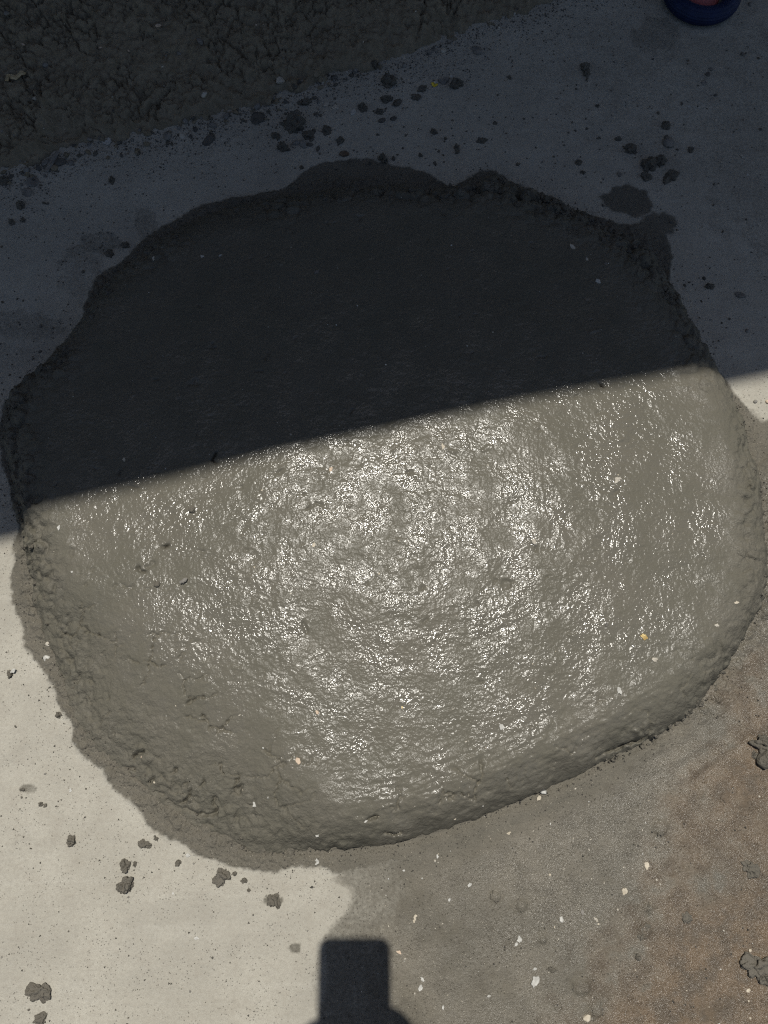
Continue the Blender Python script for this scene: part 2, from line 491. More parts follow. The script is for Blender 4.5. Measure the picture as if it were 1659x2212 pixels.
# shovel scrapes in the mud at the right
for (a, b, w, dp) in (((1495, 1690), (1625, 1595), 0.010, 0.0013), ((1470, 1665), (1580, 1590), 0.009, 0.0009), ((1400, 1648), (1500, 1600), 0.008, 0.0006)):
    d = polyline_dist(GX, GY, [at(*a), at(*b)])
    GZ += dp * (np.exp(-((d - w) / (w * 0.6)) ** 2) - 0.9 * np.exp(-(d / (w * 0.7)) ** 2)) * near
# half-buried clods: shallow rims pressed in the mud
for (u, v, r) in ((1125, 1955, 13), (1254, 2130, 17), (1289, 2182, 14), (1424, 1788, 15), (1392, 2010, 14), (1172, 2027, 9), (1400, 1960, 9), (1069, 1934, 10)):
    x, y = at(u, v); rr = r / 1900.0
    d = np.hypot(GX - x, GY - y) * (1 + 0.5 * fbm(cxg * 60, cyg * 60, 3, int(u)))
    GZ += (0.0034 * (1 - sstep(0.75 * rr, 1.02 * rr, d)) - 0.0014 * np.exp(-((d - 1.15 * rr) / (0.12 * rr)) ** 2))
hs_ = heap_sdf(GX, GY)
GZ = GZ * (1 - sstep(0.0, 0.008, hs_)) - 0.005 * sstep(0.004, 0.012, hs_)   # the slab stays below the heap
GZ = np.where(near, GZ, 0.0)
slab = link('ground', grid_mesh('ground', GX, GY, GZ, attrs={'apron': apron, 'damp': damp, 'film': film, 'rust': rust}), M_SLAB)
tag(slab, kind='structure')

# ------------------------------------------------------------------ heap of wet mortar
lo = heap_sdf.loop.min(0) - 0.02; hi = heap_sdf.loop.max(0) + 0.02
ST_H = 0.00125
hx = np.arange(lo[0], hi[0], ST_H); hy = np.arange(lo[1], hi[1], ST_H)
HX, HY = np.meshgrid(hx, hy, indexing='ij')
d0 = heap_sdf(HX, HY)
HU, HV = proj(HX, HY, np.full_like(HX, 0.045))
g2 = lambda u, v, ru, rv: np.exp(-((HU - u) / ru) ** 2 - ((HV - v) / rv) ** 2)
front = sstep(1250, 1700, HV) * sstep(600, 900, HU)             # steep clean near rim, lower right
loleft = sstep(1100, 1500, HV) * (1 - sstep(500, 750, HU))       # crumbly, cracked near-left rim
top = 1 - sstep(480, 760, HV)
crum = np.clip(1.1 * g2(1150, 430, 200, 75) + 0.5 * g2(800, 410, 260, 26) + 0.7 * g2(1500, 740, 50, 130) + 0.6 * g2(1620, 1080, 34, 220) + 0.8 * g2(1380, 560, 110, 90) + 0.8 * g2(620, 455, 60, 40) + 0.9 * g2(120, 790, 70, 50)
               + 0.9 * g2(30, 980, 60, 190) + 0.8 * g2(60, 1180, 60, 90) + 0.7 * g2(330, 540, 120, 60) + 0.5 * g2(1560, 1450, 60, 70)
               + 0.7 * g2(1420, 1590, 60, 30) + 0.6 * g2(110, 1420, 60, 120), 0, 1)
d = d0 + 0.007 * fbm(HX * 26, HY * 26, 4, 60) * (1 - 0.5 * front) + 0.0035 * fbm(HX * 110, HY * 110, 3, 61) * (1 - 0.4 * front)
d = d + crum * (0.010 * fbm(HX * 55, HY * 55, 3, 63) + 0.004 * fbm(HX * 140, HY * 140, 2, 64))
wid = 0.055 + 0.095 * loleft + 0.02 * top - 0.010 * front
t = np.clip(d / wid, 0, 1)
pw = 0.60 + 0.45 * loleft + 0.15 * top + front * (0.12 + 0.22 * gnoise(HX * 30, HY * 30, 62))
Z = 0.046 * (1 - (1 - t) ** (2 - 0.55 * front)) ** pw
Z += 0.010 * sstep(0.03, 0.32, d0)
inn = sstep(0.0, 0.02, d)
edge = 1 - sstep(0.02, 0.10, d)
Z += inn * (0.0030 * fbm(HX * 7, HY * 7, 3, 70) + 0.0009 * fbm(HX * 24, HY * 24, 3, 71))
# trowelled arcs and slumps
warp = 0.02 * fbm(HX * 6, HY * 6, 3, 72)
Z += inn * 0.00035 * gnoise((np.hypot(HX - 0.02, HY - 0.42) + warp) * 55, np.arctan2(HY - 0.42, HX) * 2.2, 73) * (1 - top)
rough = sstep(-0.25, 0.2, fbm(HX * 12, HY * 12, 3, 74))
wrm = 0.004 * fbm(HX * 60, HY * 60, 2, 77)
worm = 1 - np.abs(fbm((HX + wrm) * 62, (HY - wrm) * 78, 2, 75)) * 2.2
Z += inn * (0.00042 * worm * (0.2 + 0.8 * rough) * (0.35 + 0.65 * sstep(0.06, 0.16, d0)) + 0.00030 * fbm(HX * 170, HY * 170, 3, 76) * (0.5 + 0.7 * rough))
# small voids and pulled-up specks, uneven in size
for sc_, seed_, prob, dp in ((36, 80, 0.90, -0.0022), (60, 180, 0.93, -0.0016), (28, 81, 0.90, 0.0010)):
    wpx = HX + 0.25 / sc_ * gnoise(HX * sc_ * 3, HY * sc_ * 3, seed_ + 3); wpy = HY + 0.25 / sc_ * gnoise(HX * sc_ * 3 + 5, HY * sc_ * 3, seed_ + 4)
    f1, f2, cid = worley(wpx * sc_ * 0.8, wpy * sc_ * 1.2, seed_)
    rr_ = 0.04 + 0.9 * (cid - prob)
    Z += inn * dp * (cid > prob) * (1 - sstep(0.3 * rr_, rr_ + 0.05, f1))
# crumbly rims
f1, f2, cid = worley(HX * 75 + 0.2 * gnoise(HX * 60, HY * 60, 82), HY * 75 + 0.2 * gnoise(HX * 60, HY * 60, 83), 84)
lump = np.sqrt(np.clip(1 - f1 * f1 * 1.4, 0, 1)) * (0.4 + 0.8 * cid)
Z += inn * crum * edge * (0.015 * lump - 0.011)
f1, f2, cid = worley(HX * 105 + 0.3 * gnoise(HX * 90, HY * 90, 182), HY * 105 + 0.3 * gnoise(HX * 90, HY * 90, 183), 184)
gran = np.clip(loleft * (1 - sstep(0.018, 0.060, d0 + 0.03 * fbm(HX * 20, HY * 20, 3, 185))), 0, 1)
Z += inn * gran * (0.0042 * np.sqrt(np.clip(1 - f1 * f1 * 1.5, 0, 1)) * (0.3 + 0.9 * cid) - 0.0028)
f1, f2, cid = worley(HX * 150, HY * 150, 85)
Z += inn * np.clip(crum + 0.5 * loleft, 0, 1) * edge * 0.0034 * (np.sqrt(np.clip(1 - f1 * f1 * 1.4, 0, 1)) - 0.5)
# torn, layered skin of the steep near rim
ang_ = np.arctan2(HY - 0.33, HX)
rimz = (1 - sstep(0.05, 0.10, d0)) * sstep(0.0, 0.01, d)
Z += rimz * front * (0.0016 * fbm(d0 * 190, ang_ * 16, 3, 140) + 0.0012 * fbm(HX * 85, HY * 85, 3, 141))
Z += (1 - sstep(0.07, 0.15, d0)) * inn * (0.35 + 0.35 * loleft) * 0.0013 * fbm(HX * 95, HY * 95, 4, 142, 0.6)
# shrinkage cracks in the slumped near rim: branching, only here and there
wx = 0.018 * fbm(HX * 34, HY * 34, 4, 86, 0.65); wy = 0.018 * fbm(HX * 34 + 9, HY * 34, 4, 87, 0.65)
f1, f2, cid = worley((HX + wx) * 24, (HY + wy) * 30, 88)
some = sstep(-0.02, 0.22, fbm(HX * 17, HY * 17, 2, 89))
cr = (1 - sstep(0.01, 0.055, f2 - f1)) * some
Z -= inn * cr * 0.0065 * np.clip(loleft * sstep(0.012, 0.03, d) * (1 - sstep(0.10, 0.17, d0)) + 0.8 * front * (1 - sstep(0.045, 0.085, d0)) * sstep(0.01, 0.03, d0) + 0.5 * crum * edge, 0, 1)
# traced cracks
CR1 = [[(264, 1638), (274, 1631), (293, 1621)], [(236, 1661), (250, 1665), (265, 1667)], [(326, 1687), (344, 1674), (366, 1665)],
       [(376, 1740), (388, 1724), (398, 1711)], [(451, 1763), (446, 1740), (455, 1726)], [(337, 1737), (362, 1748), (394, 1763), (430, 1767), (451, 1762)],
       [(297, 1715), (318, 1718), (333, 1722)], [(385, 1783), (410, 1790), (440, 1796)], [(300, 1690), (312, 1684)], [(425, 1700), (431, 1690)],
       [(540, 1748), (545, 1735)], [(833, 1803), (850, 1807), (866, 1808)], [(790, 1771), (802, 1767), (812, 1766)], 
       [(1303, 1640), (1325, 1626), (1352, 1618), (1380, 1608), (1408, 1601), (1419, 1577), (1405, 1560)], [(1419, 1594), (1433, 1598)],
       [(1345, 1622), (1390, 1606), (1410, 1598)], [(470, 985), (466, 1000), (472, 1010)],
       [(670, 1107), (676, 1100)], [(355, 1186), (366, 1182)],
       [(1290, 838), (1300, 842)], [(300, 1230), (318, 1238)]]
cw = 0.0050 * fbm(HX * 95, HY * 95, 3, 90)
cw2 = 0.0050 * fbm(HX * 95 + 40, HY * 95, 3, 91)
mod = np.clip(0.75 + 1.1 * gnoise(HX * 70, HY * 70, 92), 0.1, 1.3)
for k, pl in enumerate(CR1):
    long = len(pl) > 8
    pts = [at(u, v, 0.02 if long else 0.042) for u, v in pl]
    P = np.array(pts); m = 0.012
    i0 = max(0, int((P[:, 0].min() - m - lo[0]) / ST_H)); i1 = int((P[:, 0].max() + m - lo[0]) / ST_H) + 1
    j0 = max(0, int((P[:, 1].min() - m - lo[1]) / ST_H)); j1 = int((P[:, 1].max() + m - lo[1]) / ST_H) + 1
    sl = (slice(i0, i1), slice(j0, j1))
    dd = polyline_dist(HX[sl] + cw[sl], HY[sl] + cw2[sl], pts)
    Z[sl] -= (0.013 if long else 0.0085) * np.exp(-(dd / (0.0017 if long else 0.0015)) ** 2) * mod[sl]
Z = np.where(d > 0, np.maximum(Z, 0.0006), -0.004)
dry = np.clip(0.85 * (1 - sstep(0.02, 0.10, d0 + 0.03 * fbm(HX * 15, HY * 15, 2, 95))) * (1 - 0.75 * front) + 0.6 * crum + 0.55 * sstep(950, 1650, HV) * (1 - sstep(250, 900, HU + 160 * fbm(HX * 9, HY * 9, 4, 96))) * (1 - sstep(0.04, 0.26, d0)), 0, 1)
keep = d > -0.003
heap = link('mortar_heap', grid_mesh('mortar_heap', HX, HY, Z, keep, {'dry': dry}), M_MORTAR)
tag(heap, 'broad flat-topped heap of wet grey mortar, half in sun and half in shade', 'mortar heap')
HEAPZ = Z


# ------------------------------------------------------------------ heap of damp sand, far left
slo = np.array([-0.80, 0.52]); shi = np.array([0.42, 1.30])
ST_S = 0.0018
qx = np.arange(slo[0], shi[0], ST_S); qy = np.arange(slo[1], shi[1], ST_S)
SX, SY = np.meshgrid(qx, qy, indexing='ij')
s0 = sand_sdf(SX, SY)
sd = s0 + 0.028 * fbm(SX * 20, SY * 20, 4, 100, 0.65) + 0.010 * fbm(SX * 90, SY * 90, 3, 101)
t = np.clip(sd / 0.42, 0, 1)
SZ = 0.018 * (1 - np.exp(-np.clip(sd, 0, 1) / 0.022)) + 0.11 * t ** 1.15
inn = sstep(0, 0.03, sd)
SZ += inn * (0.006 * fbm(SX * 10, SY * 10, 4, 102))
crz = (0.35 + 0.65 * sstep(-0.3, 0.1, fbm(SX * 6, SY * 6, 3, 103))) * (1 - 0.7 * sstep(0.2, 0.36, s0))
for sc, dp, wd, sdn in ((26, 0.0120, 0.09, 110), (60, 0.0095, 0.15, 114), (125, 0.0065, 0.22, 118), (230, 0.0022, 0.3, 122)):
    wx = (0.35 / sc) * fbm(SX * sc * 1.6, SY * sc * 1.6, 3, sdn); wy = (0.35 / sc) * fbm(SX * sc * 1.6 + 7, SY * sc * 1.6, 3, sdn + 1)
    f1, f2, cid = worley((SX + wx) * sc, (SY + wy) * sc, sdn + 2)
    some = sstep(-0.05, 0.35, fbm(SX * sc * 0.4, SY * sc * 0.4, 2, sdn + 3))
    SZ -= inn * crz * dp * (1 - sstep(0.0, wd, f2 - f1)) * some
    SZ += inn * crz * dp * 0.55 * (cid - 0.5)
SZ += inn * (0.0014 * fbm(SX * 80, SY * 80, 3, 120) + 0.0005 * gnoise(SX * 260, SY * 260, 121))
# hollow undercut near its foot
hxw, hyw = at(150, 304)
SZ -= 0.016 * np.exp(-((SX - hxw) / 0.034) ** 2 - ((SY - hyw) / 0.016) ** 2) * inn
SZ = np.where(sd > 0, np.maximum(SZ, 0.0005), -0.004)
sand = link('sand_heap', grid_mesh('sand_heap', SX, SY, SZ, sd > -0.004), M_SAND)
tag(sand, 'dark cracked heap of damp sand in the shade beyond the mortar', 'sand heap')


def surf(x, y):
    z = 0.0
    i = int((x - lo[0]) / ST_H); j = int((y - lo[1]) / ST_H)
    if 0 <= i < HEAPZ.shape[0] and 0 <= j < HEAPZ.shape[1]: z = max(z, float(HEAPZ[i, j]))
    i = int((x - slo[0]) / ST_S); j = int((y - slo[1]) / ST_S)
    if 0 <= i < SZ.shape[0] and 0 <= j < SZ.shape[1]: z = max(z, float(SZ[i, j]))
    return z


def rest(u, v):
    """where a traced point really lies on heap, sand or slab, and the scale there (traced units per metre)"""
    z = 0.02
    for _ in range(8):
        x, y = at(u, v, z); z = 0.5 * z + 0.5 * surf(x, y)
    x, y = at(u, v, z); z = surf(x, y)
    depth = y * ST - (z - CAM_H) * CT
    return x, y, z, FU / depth


# ------------------------------------------------------------------ loose pieces: shapes
def ico_mesh(name, sub, fn, mat):
    bm = bmesh.new(); bmesh.ops.create_icosphere(bm, subdivisions=sub, radius=1.0)
    for v in bm.verts: v.co = fn(v.co.copy())
    me = bpy.data.meshes.new(name); bm.to_mesh(me); bm.free()
    me.polygons.foreach_set('use_smooth', np.ones(len(me.polygons), bool))
    if mat: me.materials.append(mat)
    return me


def clod_fn(seed, flat=0.78, crumb=0.20, lob=0.55):
    off = Vector((seed * 3.7, seed * 1.9, seed * 5.3))

    def f(c):
        n = c.normalized()
        r = 1 + lob * mnoise.noise(n * 1.3 + off) + 0.34 * mnoise.noise(n * 2.7 + off)
        r -= crumb * (mnoise.voronoi(n * 2.3 + off)[0][0] - 0.35)
        r += 0.09 * mnoise.noise(n * 5.3 + off) + 0.07 * mnoise.noise(n * 13 + off)
        p = n * r
        p.z *= flat
        if p.z < -0.22: p.z = -0.22 + (p.z + 0.22) * 0.2
        return p
    return f


def pebble_fn(seed, flat=0.6):
    off = Vector((seed * 2.7, seed * 4.9, seed * 1.3))

    def f(c):
        n = c.normalized()
        r = 1 + 0.30 * mnoise.noise(n * 0.9 + off) + 0.14 * mnoise.noise(n * 2.2 + off) + 0.05 * mnoise.noise(n * 6 + off)
        p = n * r
        p.z *= flat
        p.x *= 1.0 + 0.3 * math.sin(seed * 7.7)
        return p
    return f


def shard_fn(seed, flat=0.35):
    """flat angular stone: planes cut off a ball"""
    rnd = random.Random(seed)
    planes = []
    for k in range(9):
        a = k * 2 * math.pi / 9 + rnd.uniform(-0.3, 0.3)
        planes.append((Vector((math.cos(a), math.sin(a), rnd.uniform(-0.3, 0.5))).normalized(), rnd.uniform(0.55, 0.9)))
    planes.append((Vector((rnd.uniform(-0.25, 0.25), rnd.uniform(-0.25, 0.25), 1)).normalized(), 0.6))
    planes.append((Vector((0.4, rnd.uniform(-0.4, 0.4), 0.8)).normalized(), 0.7))
    off = Vector((seed * 1.7, seed, seed * 0.3))

    def f(c):
        n = c.normalized(); r = 1.0
        for pn, pd in planes:
            dt = n.dot(pn)
            if dt > 1e-3: r = min(r, pd / dt)
        p = n * r * (1 + 0.05 * mnoise.noise(n * 5 + off))
        p.z *= flat
        return p
    return f


def flake_mesh(name, seed, mat, thick=0.16, jag=0.35):
    rnd = random.Random(seed * 31 + 5)
    n = 15; bm = bmesh.new()
    rr = []
    for k in range(n):
        a = 2 * math.pi * k / n
        rr.append(0.85 + jag * mnoise.noise(Vector((math.cos(a) * 1.2 + seed * 3.1, math.sin(a) * 1.2, seed * 1.7))) * 1.6 + rnd.uniform(-jag, jag) * 0.35)
    st = 1 + 0.5 * rnd.random()
    curl = rnd.uniform(0.0, 0.25)
    bot, topv, rim = [], [], []
    for k in range(n):
        a = 2 * math.pi * k / n + rnd.uniform(-0.1, 0.1)
        x, y = rr[k] * math.cos(a), rr[k] * math.sin(a) / st
        c = curl * x * x
        bot.append(bm.verts.new((x, y, c)))
        topv.append(bm.verts.new((x * 0.92, y * 0.92, thick + c + rnd.uniform(-0.03, 0.03))))
    cb = bm.verts.new((0, 0, 0)); ct = bm.verts.new((0.1, 0, thick * 1.3))
    for k in range(n):
        q = (k + 1) % n
        bm.faces.new((topv[k], topv[q], ct)); bm.faces.new((bot[q], bot[k], cb))
        bm.faces.new((bot[k], bot[q], topv[q], topv[k]))
    me = bpy.data.meshes.new(name); bm.to_mesh(me); bm.free()
    if mat: me.materials.append(mat)
    return me


_cache = {}


def shape(kind, mat, var, fine=False):
    key = (kind, mat.name, var, fine)
    if key in _cache: return _cache[key]
    if kind == 'clod': me = ico_mesh('clod', 5 if fine else 4, clod_fn(var + 1.0), mat)
    elif kind == 'splat': me = ico_mesh('clod', 5 if fine else 4, clod_fn(var + 31.0, 0.40, 0.30, 0.75), mat)
    elif kind == 'crumb': me = ico_mesh('crumb', 3, clod_fn(var + 61.0), mat)
    elif kind == 'pebble': me = ico_mesh('pebble', 3, pebble_fn(var + 1.0), mat)
    elif kind == 'grain': me = ico_mesh('grain', 2, pebble_fn(var + 71.0, 0.7), mat)
    elif kind == 'shard': me = ico_mesh('shard', 4, shard_fn(var + 11, 0.42), mat)
    elif kind == 'slate': me = ico_mesh('shard', 4, shard_fn(var + 41, 0.2), mat)
    elif kind == 'flake': me = flake_mesh('flake', var + 3, mat)
    else: raise ValueError(kind)
    _cache[key] = me
    return me


NVAR = {'clod': 10, 'splat': 6, 'crumb': 10, 'pebble': 8, 'grain': 6, 'shard': 7, 'slate': 6, 'flake': 14}
SINK = {'clod': 0.02, 'splat': -0.04, 'crumb': 0.12, 'pebble': -0.35, 'grain': -0.35, 'shard': -0.22, 'slate': -0.10, 'flake': -0.02}


def put(name, kind, u, v, r, mat, label, cat, group=None, squash=1.0, rot=None, var=None, lift=0.0, sz=1.0):
    """one loose piece resting where it was traced; r is its half-width in traced units"""
    x, y, z, sc = rest(u, v)
    R = r / sc
    k = random.randrange(NVAR[kind]) if var is None else var
    o = link(name, shape(kind, mat, k, r >= 11))
    o.location = (x, y, z + (-SINK[kind]) * R * sz * 0.6 + lift)
    o.scale = (R, R * squash, R * sz)
    o.rotation_euler = (random.uniform(-0.12, 0.12), random.uniform(-0.12, 0.12), random.uniform(0, 6.28) if rot is None else rot)
    tag(o, label, cat, group)
    return o


# ------------------------------------------------------------------ loose pieces: each one traced
G_SHADE = 'mortar clods dropped on the shaded slab'
G_SUN = 'mortar clods dropped on the sunlit slab'
G_MUD = 'mortar clods half sunk in the wet film'
G_STONE = 'stones lying on the shaded slab'
G_HEAPCHIP = 'pale chips stuck in the mortar heap'
G_MUDCHIP = 'pale chips on the wet film'

CL = [  # name, kind, u, v, r, material, label, category, group
    ('mortar_clod', 'clod', 839, 177, 17, M_CRUMB, 'dark cracked clod just off the sand foot, left of the yellow scrap', G_SHADE),
    ('mortar_clod', 'clod', 834, 217, 12, M_CRUMB, 'round dark clod below the cracked clod by the sand heap', G_SHADE),
    ('mortar_clod', 'splat', 857, 224, 10, M_CRUMB, 'low flat clod touching the right of a round dark clod', G_SHADE),
    ('mortar_clod', 'clod', 912, 193, 9, M_CRUMB, 'small dark clod just left of the yellow scrap', G_SHADE),
    ('mortar_clod', 'splat', 898, 211, 10, M_CRUMB, 'low dusty clod below and left of the yellow scrap', G_SHADE),
    ('mortar_clod', 'clod', 986, 184, 14, M_CRUMB, 'dark clod against the right of the smooth stone near the yellow scrap', G_SHADE),
    ('mortar_clod', 'clod', 782, 234, 10, M_CRUMB, 'small dark clod just right of the bluish white flake', G_SHADE),
    ('mortar_clod', 'clod', 819, 243, 8, M_CRUMB, 'small dark clod above a flat pebble pair, right of the bluish white flake', G_SHADE),
    ('mortar_clod', 'clod', 637, 269, 24, M_CRUMB, 'largest dark clod on the slab strip between sand heap and mortar heap', G_SHADE),
    ('mortar_clod', 'clod', 663, 222, 10, M_CRUMB, 'dark clod at the sand foot, left of the two pale flakes', G_SHADE),
    ('mortar_clod', 'clod', 665, 293, 12, M_CRUMB, 'dusty crumbling clod just below the largest clod', G_SHADE),
    ('mortar_clod', 'clod', 612, 321, 14, M_CRUMB, 'rough black clod standing left of three round pebbles', G_SHADE),
    ('mortar_clod', 'splat', 597, 295, 10, M_CRUMB, 'low flat clod left below the largest clod', G_SHADE),
    ('mortar_clod', 'clod', 706, 283, 10, M_CRUMB, 'dusty clod right of the largest clod', G_SHADE),
    ('mortar_clod', 'clod', 735, 306, 9, M_CRUMB, 'small dark clod above the brown stone on the far rim', G_SHADE),
    ('mortar_clod', 'clod', 826, 344, 12, M_CRUMB, 'dark lump sitting on the edge of the far damp stain', G_SHADE),
    ('mortar_clod', 'clod', 937, 286, 8, M_CRUMB, 'upright dark clod among the crumbs above the far rim', G_SHADE),
    ('mortar_clod', 'clod', 986, 320, 8, M_CRUMB, 'oval dark clod alone in mid slab above the crumbly far rim', G_SHADE),
    ('mortar_clod', 'clod', 1041, 305, 9, M_CRUMB, 'dusty grey clod alone above the crumbly far rim', G_SHADE),
    ('mortar_clod', 'clod', 808, 138, 9, M_CRUMB, 'dark clod at the very foot of the sand heap above the cracked clod', G_SHADE),
    ('mortar_clod', 'clod', 1263, 146, 11, M_CRUMB, 'upper lump of the long dark clod lying alone far right of the sand heap', G_SHADE),
    ('mortar_clod', 'clod', 1267, 160, 9, M_CRUMB, 'lower lump of the long dark clod lying alone far right of the sand heap', G_SHADE),
    ('mortar_clod', 'clod', 1438, 272, 10, M_CRUMB, 'round dark clod topmost of the group on the far right', G_SHADE),
    ('mortar_clod', 'clod', 1363, 325, 14, M_CRUMB, 'ball-like cracked clod left of the far right group', G_SHADE),
    ('mortar_clod', 'clod', 1401, 359, 17, M_CRUMB, 'biggest knobbly black clod of the far right group', G_SHADE),
    ('mortar_clod', 'clod', 1427, 349, 14, M_CRUMB, 'knobbly black clod touching the right of the biggest one of the far right group', G_SHADE),
    ('mortar_clod', 'clod', 1394, 382, 10, M_CRUMB, 'broken low clod below the biggest one of the far right group', G_SHADE),
    ('mortar_clod', 'splat', 1448, 384, 17, M_CRUMB, 'spread dusty clod lowest of the far right group', G_SHADE),
    ('mortar_clod', 'clod', 1492, 325, 8, M_CRUMB, 'small black clod rightmost of the far right group', G_SHADE),
    ('mortar_clod', 'clod', 1336, 301, 7, M_CRUMB, 'small dusty clod above the ball-like cracked clod', G_SHADE),
    ('mortar_clod', 'clod', 1249, 352, 7, M_CRUMB, 'small clod alone on the slab above the right end of the far rim', G_SHADE),
    ('mortar_clod', 'clod', 1532, 620, 9, M_CRUMB, 'cracked black clod right of the mortar heap in the shade', G_SHADE),
    ('mortar_clod', 'clod', 9, 392, 11, M_CRUMB, 'dark clod cut by the left picture edge below the gravel', G_SHADE),
    ('mortar_clod', 'clod', 45, 444, 11, M_CRUMB, 'rough clod alone below the two flat stones at the left', G_SHADE),
    ('mortar_clod', 'clod', 25, 481, 7, M_CRUMB, 'small clod at the left edge, left of a smaller one', G_SHADE),
    ('mortar_clod', 'clod', 50, 476, 6, M_CRUMB, 'smaller clod of the pair at the left edge of the shade', G_SHADE),
    ('mortar_clod', 'clod', 242, 390, 8, M_CRUMB, 'dark clod alone on the slab below the white paper scrap', G_SHADE),
    ('mortar_clod', 'clod', 272, 531, 9, M_CRUMB, 'black clod right of the round stain by the far left rim', G_SHADE),
    ('mortar_clod', 'clod', 237, 549, 9, M_CRUMB, 'black clod lower left of another, by the round stain at the far left', G_SHADE),
    ('mortar_clod', 'clod', 155, 1817, 12, M_CRUMB, 'compact angular clod alone on the pale sunlit slab at the left', G_SUN),
    ('mortar_clod', 'splat', 312, 1824, 13, M_CRUMB, 'flat leaf-shaped clod on the pale slab just below the near-left rim', G_SUN),
    ('mortar_clod', 'clod', 270, 1872, 13, M_CRUMB, 'rounded clod just above the big clod holding a pale chip', G_SUN),
    ('mortar_clod', 'clod', 292, 1867, 6, M_CRUMB, 'small clod at the right of a rounded clod on the pale slab', G_SUN),
    ('mortar_clod', 'clod', 271, 1912, 19, M_CRUMB, 'big lobed clod with a pale chip on it, on the pale slab', G_SUN),
    ('mortar_clod', 'splat', 480, 1893, 18, M_CRUMB, 'triangular clod on the pale slab near the damp edge of the heap', G_SUN),
    ('mortar_clod', 'clod', 385, 1864, 7, M_CRUMB, 'small clod with a point, on the pale slab beside the damp edge', G_SUN),
    ('mortar_clod', 'clod', 528, 1902, 7, M_CRUMB, 'knobbly small clod right of the triangular clod', G_SUN),
    ('mortar_clod', 'clod', 507, 1887, 5, M_CRUMB, 'tiny clod between the triangular clod and the damp edge', G_SUN),
    ('mortar_clod', 'clod', 537, 1923, 4, M_CRUMB, 'tiny clod below the knobbly one, right of the triangular clod', G_SUN),
    ('mortar_clod', 'splat', 86, 2143, 24, M_CRUMB, 'largest ragged clod on the pale slab, in the lower left corner', G_SUN),
    ('mortar_clod', 'splat', 86, 2201, 14, M_CRUMB, 'ragged clod cut by the bottom edge in the lower left corner', G_SUN),
    ('mortar_clod', 'clod', 60, 2137, 5, M_CRUMB, 'tiny clod touching the left of the largest ragged clod', G_SUN),
    ('mortar_clod', 'clod', 88, 1737, 6, M_CRUMB, 'small clod of a pair on the pale slab left of the heap', G_SUN),
    ('mortar_clod', 'clod', 98, 1740, 4, M_CRUMB, 'tiny clod right of its partner on the pale slab left of the heap', G_SUN),
    ('mortar_clod', 'clod', 22, 1457, 9, M_CRUMB, 'clod with a white crust at the left edge of the sunlit slab', G_SUN),
    ('mortar_clod', 'clod', 127, 1545, 8, M_CRUMB, 'pitted clod on the damp edge of the near-left rim', G_SUN),
    ('mortar_clod', 'splat', 48, 1706, 6, M_CRUMB, 'small clod on the brown smear, left edge of the pale slab', G_SUN),
    ('mortar_clod', 'clod', 337, 1812, 5, M_CRUMB, 'tiny clod right of the leaf-shaped clod', G_SUN),
    ('mortar_clod', 'splat', 594, 1946, 16, M_CRUMB, 'thin crumbled clod on the pale slab above the phone shadow', G_SUN),
    ('mortar_clod', 'clod', 1648, 1608, 22, M_CRUMB, 'upper lobe of the big clod cut by the right edge, on the wet film', G_MUD),
    ('mortar_clod', 'pebble', 1652, 1640, 24, M_CRUMB, 'big smooth clod cut by the right edge, throwing a black shadow', G_MUD),
    ('mortar_clod', 'clod', 1628, 1630, 8, M_CRUMB, 'small knob at the left of the big clod cut by the right edge', G_MUD),
    ('mortar_clod', 'splat', 1424, 1788, 14, M_CRUMB, 'round coin-like clod sunk in the wet film right of the heap foot', G_MUD),
    ('mortar_clod', 'splat', 1640, 2090, 30, M_CRUMB, 'large broken clod with a deep black cleft in the lower right corner', G_MUD),
    ('mortar_clod', 'clod', 1652, 2112, 14, M_CRUMB, 'lump in the cleft of the large broken clod in the lower right corner', G_MUD),
    ('mortar_clod', 'splat', 1621, 1875, 17, M_CRUMB, 'flattened shiny clod on the rust-brown slab near the right edge', G_MUD),
    ('mortar_clod', 'splat', 1254, 2130, 14, M_CRUMB, 'round clod sunk in the film above the bottom edge, beside a cream flake', G_MUD),
    ('mortar_clod', 'splat', 1289, 2182, 12, M_CRUMB, 'round clod sunk in the film at the bottom, above the cream lump', G_MUD),
    ('mortar_clod', 'splat', 1125, 1955, 12, M_CRUMB, 'round cracked clod sunk in the grey film right of the phone shadow', G_MUD),
    ('mortar_clod', 'splat', 1069, 1936, 10, M_CRUMB, 'smaller sunk clod left of the round cracked one in the grey film', G_MUD),
    ('mortar_clod', 'splat', 1391, 2011, 15, M_CRUMB, 'wide flat bluish clod in the brown film', G_MUD),
    ('mortar_clod', 'splat', 1483, 1983, 10, M_CRUMB, 'long shiny clod in the brown film right of the wide flat one', G_MUD),
    ('mortar_clod', 'clod', 1399, 1958, 8, M_CRUMB, 'small upright clod with a pale back above the wide flat clod', G_MUD),
    ('mortar_clod', 'clod', 1377, 2067, 7, M_CRUMB, 'small dark clod with a point below the wide flat clod', G_MUD),
    ('mortar_clod', 'clod', 1192, 2094, 8, M_CRUMB, 'small pale-backed clod right above the white flake near the bottom', G_MUD),
]
for nm, kd, u, v, r, mt, lb, gp in CL:
    put(nm, kd, u, v, r * (0.95 if gp == G_SUN else 1.05), mt, lb, 'clod', gp, squash=random.uniform(0.65, 0.95), sz=1.0 if (gp == G_MUD and kd == 'splat') else 1.15)

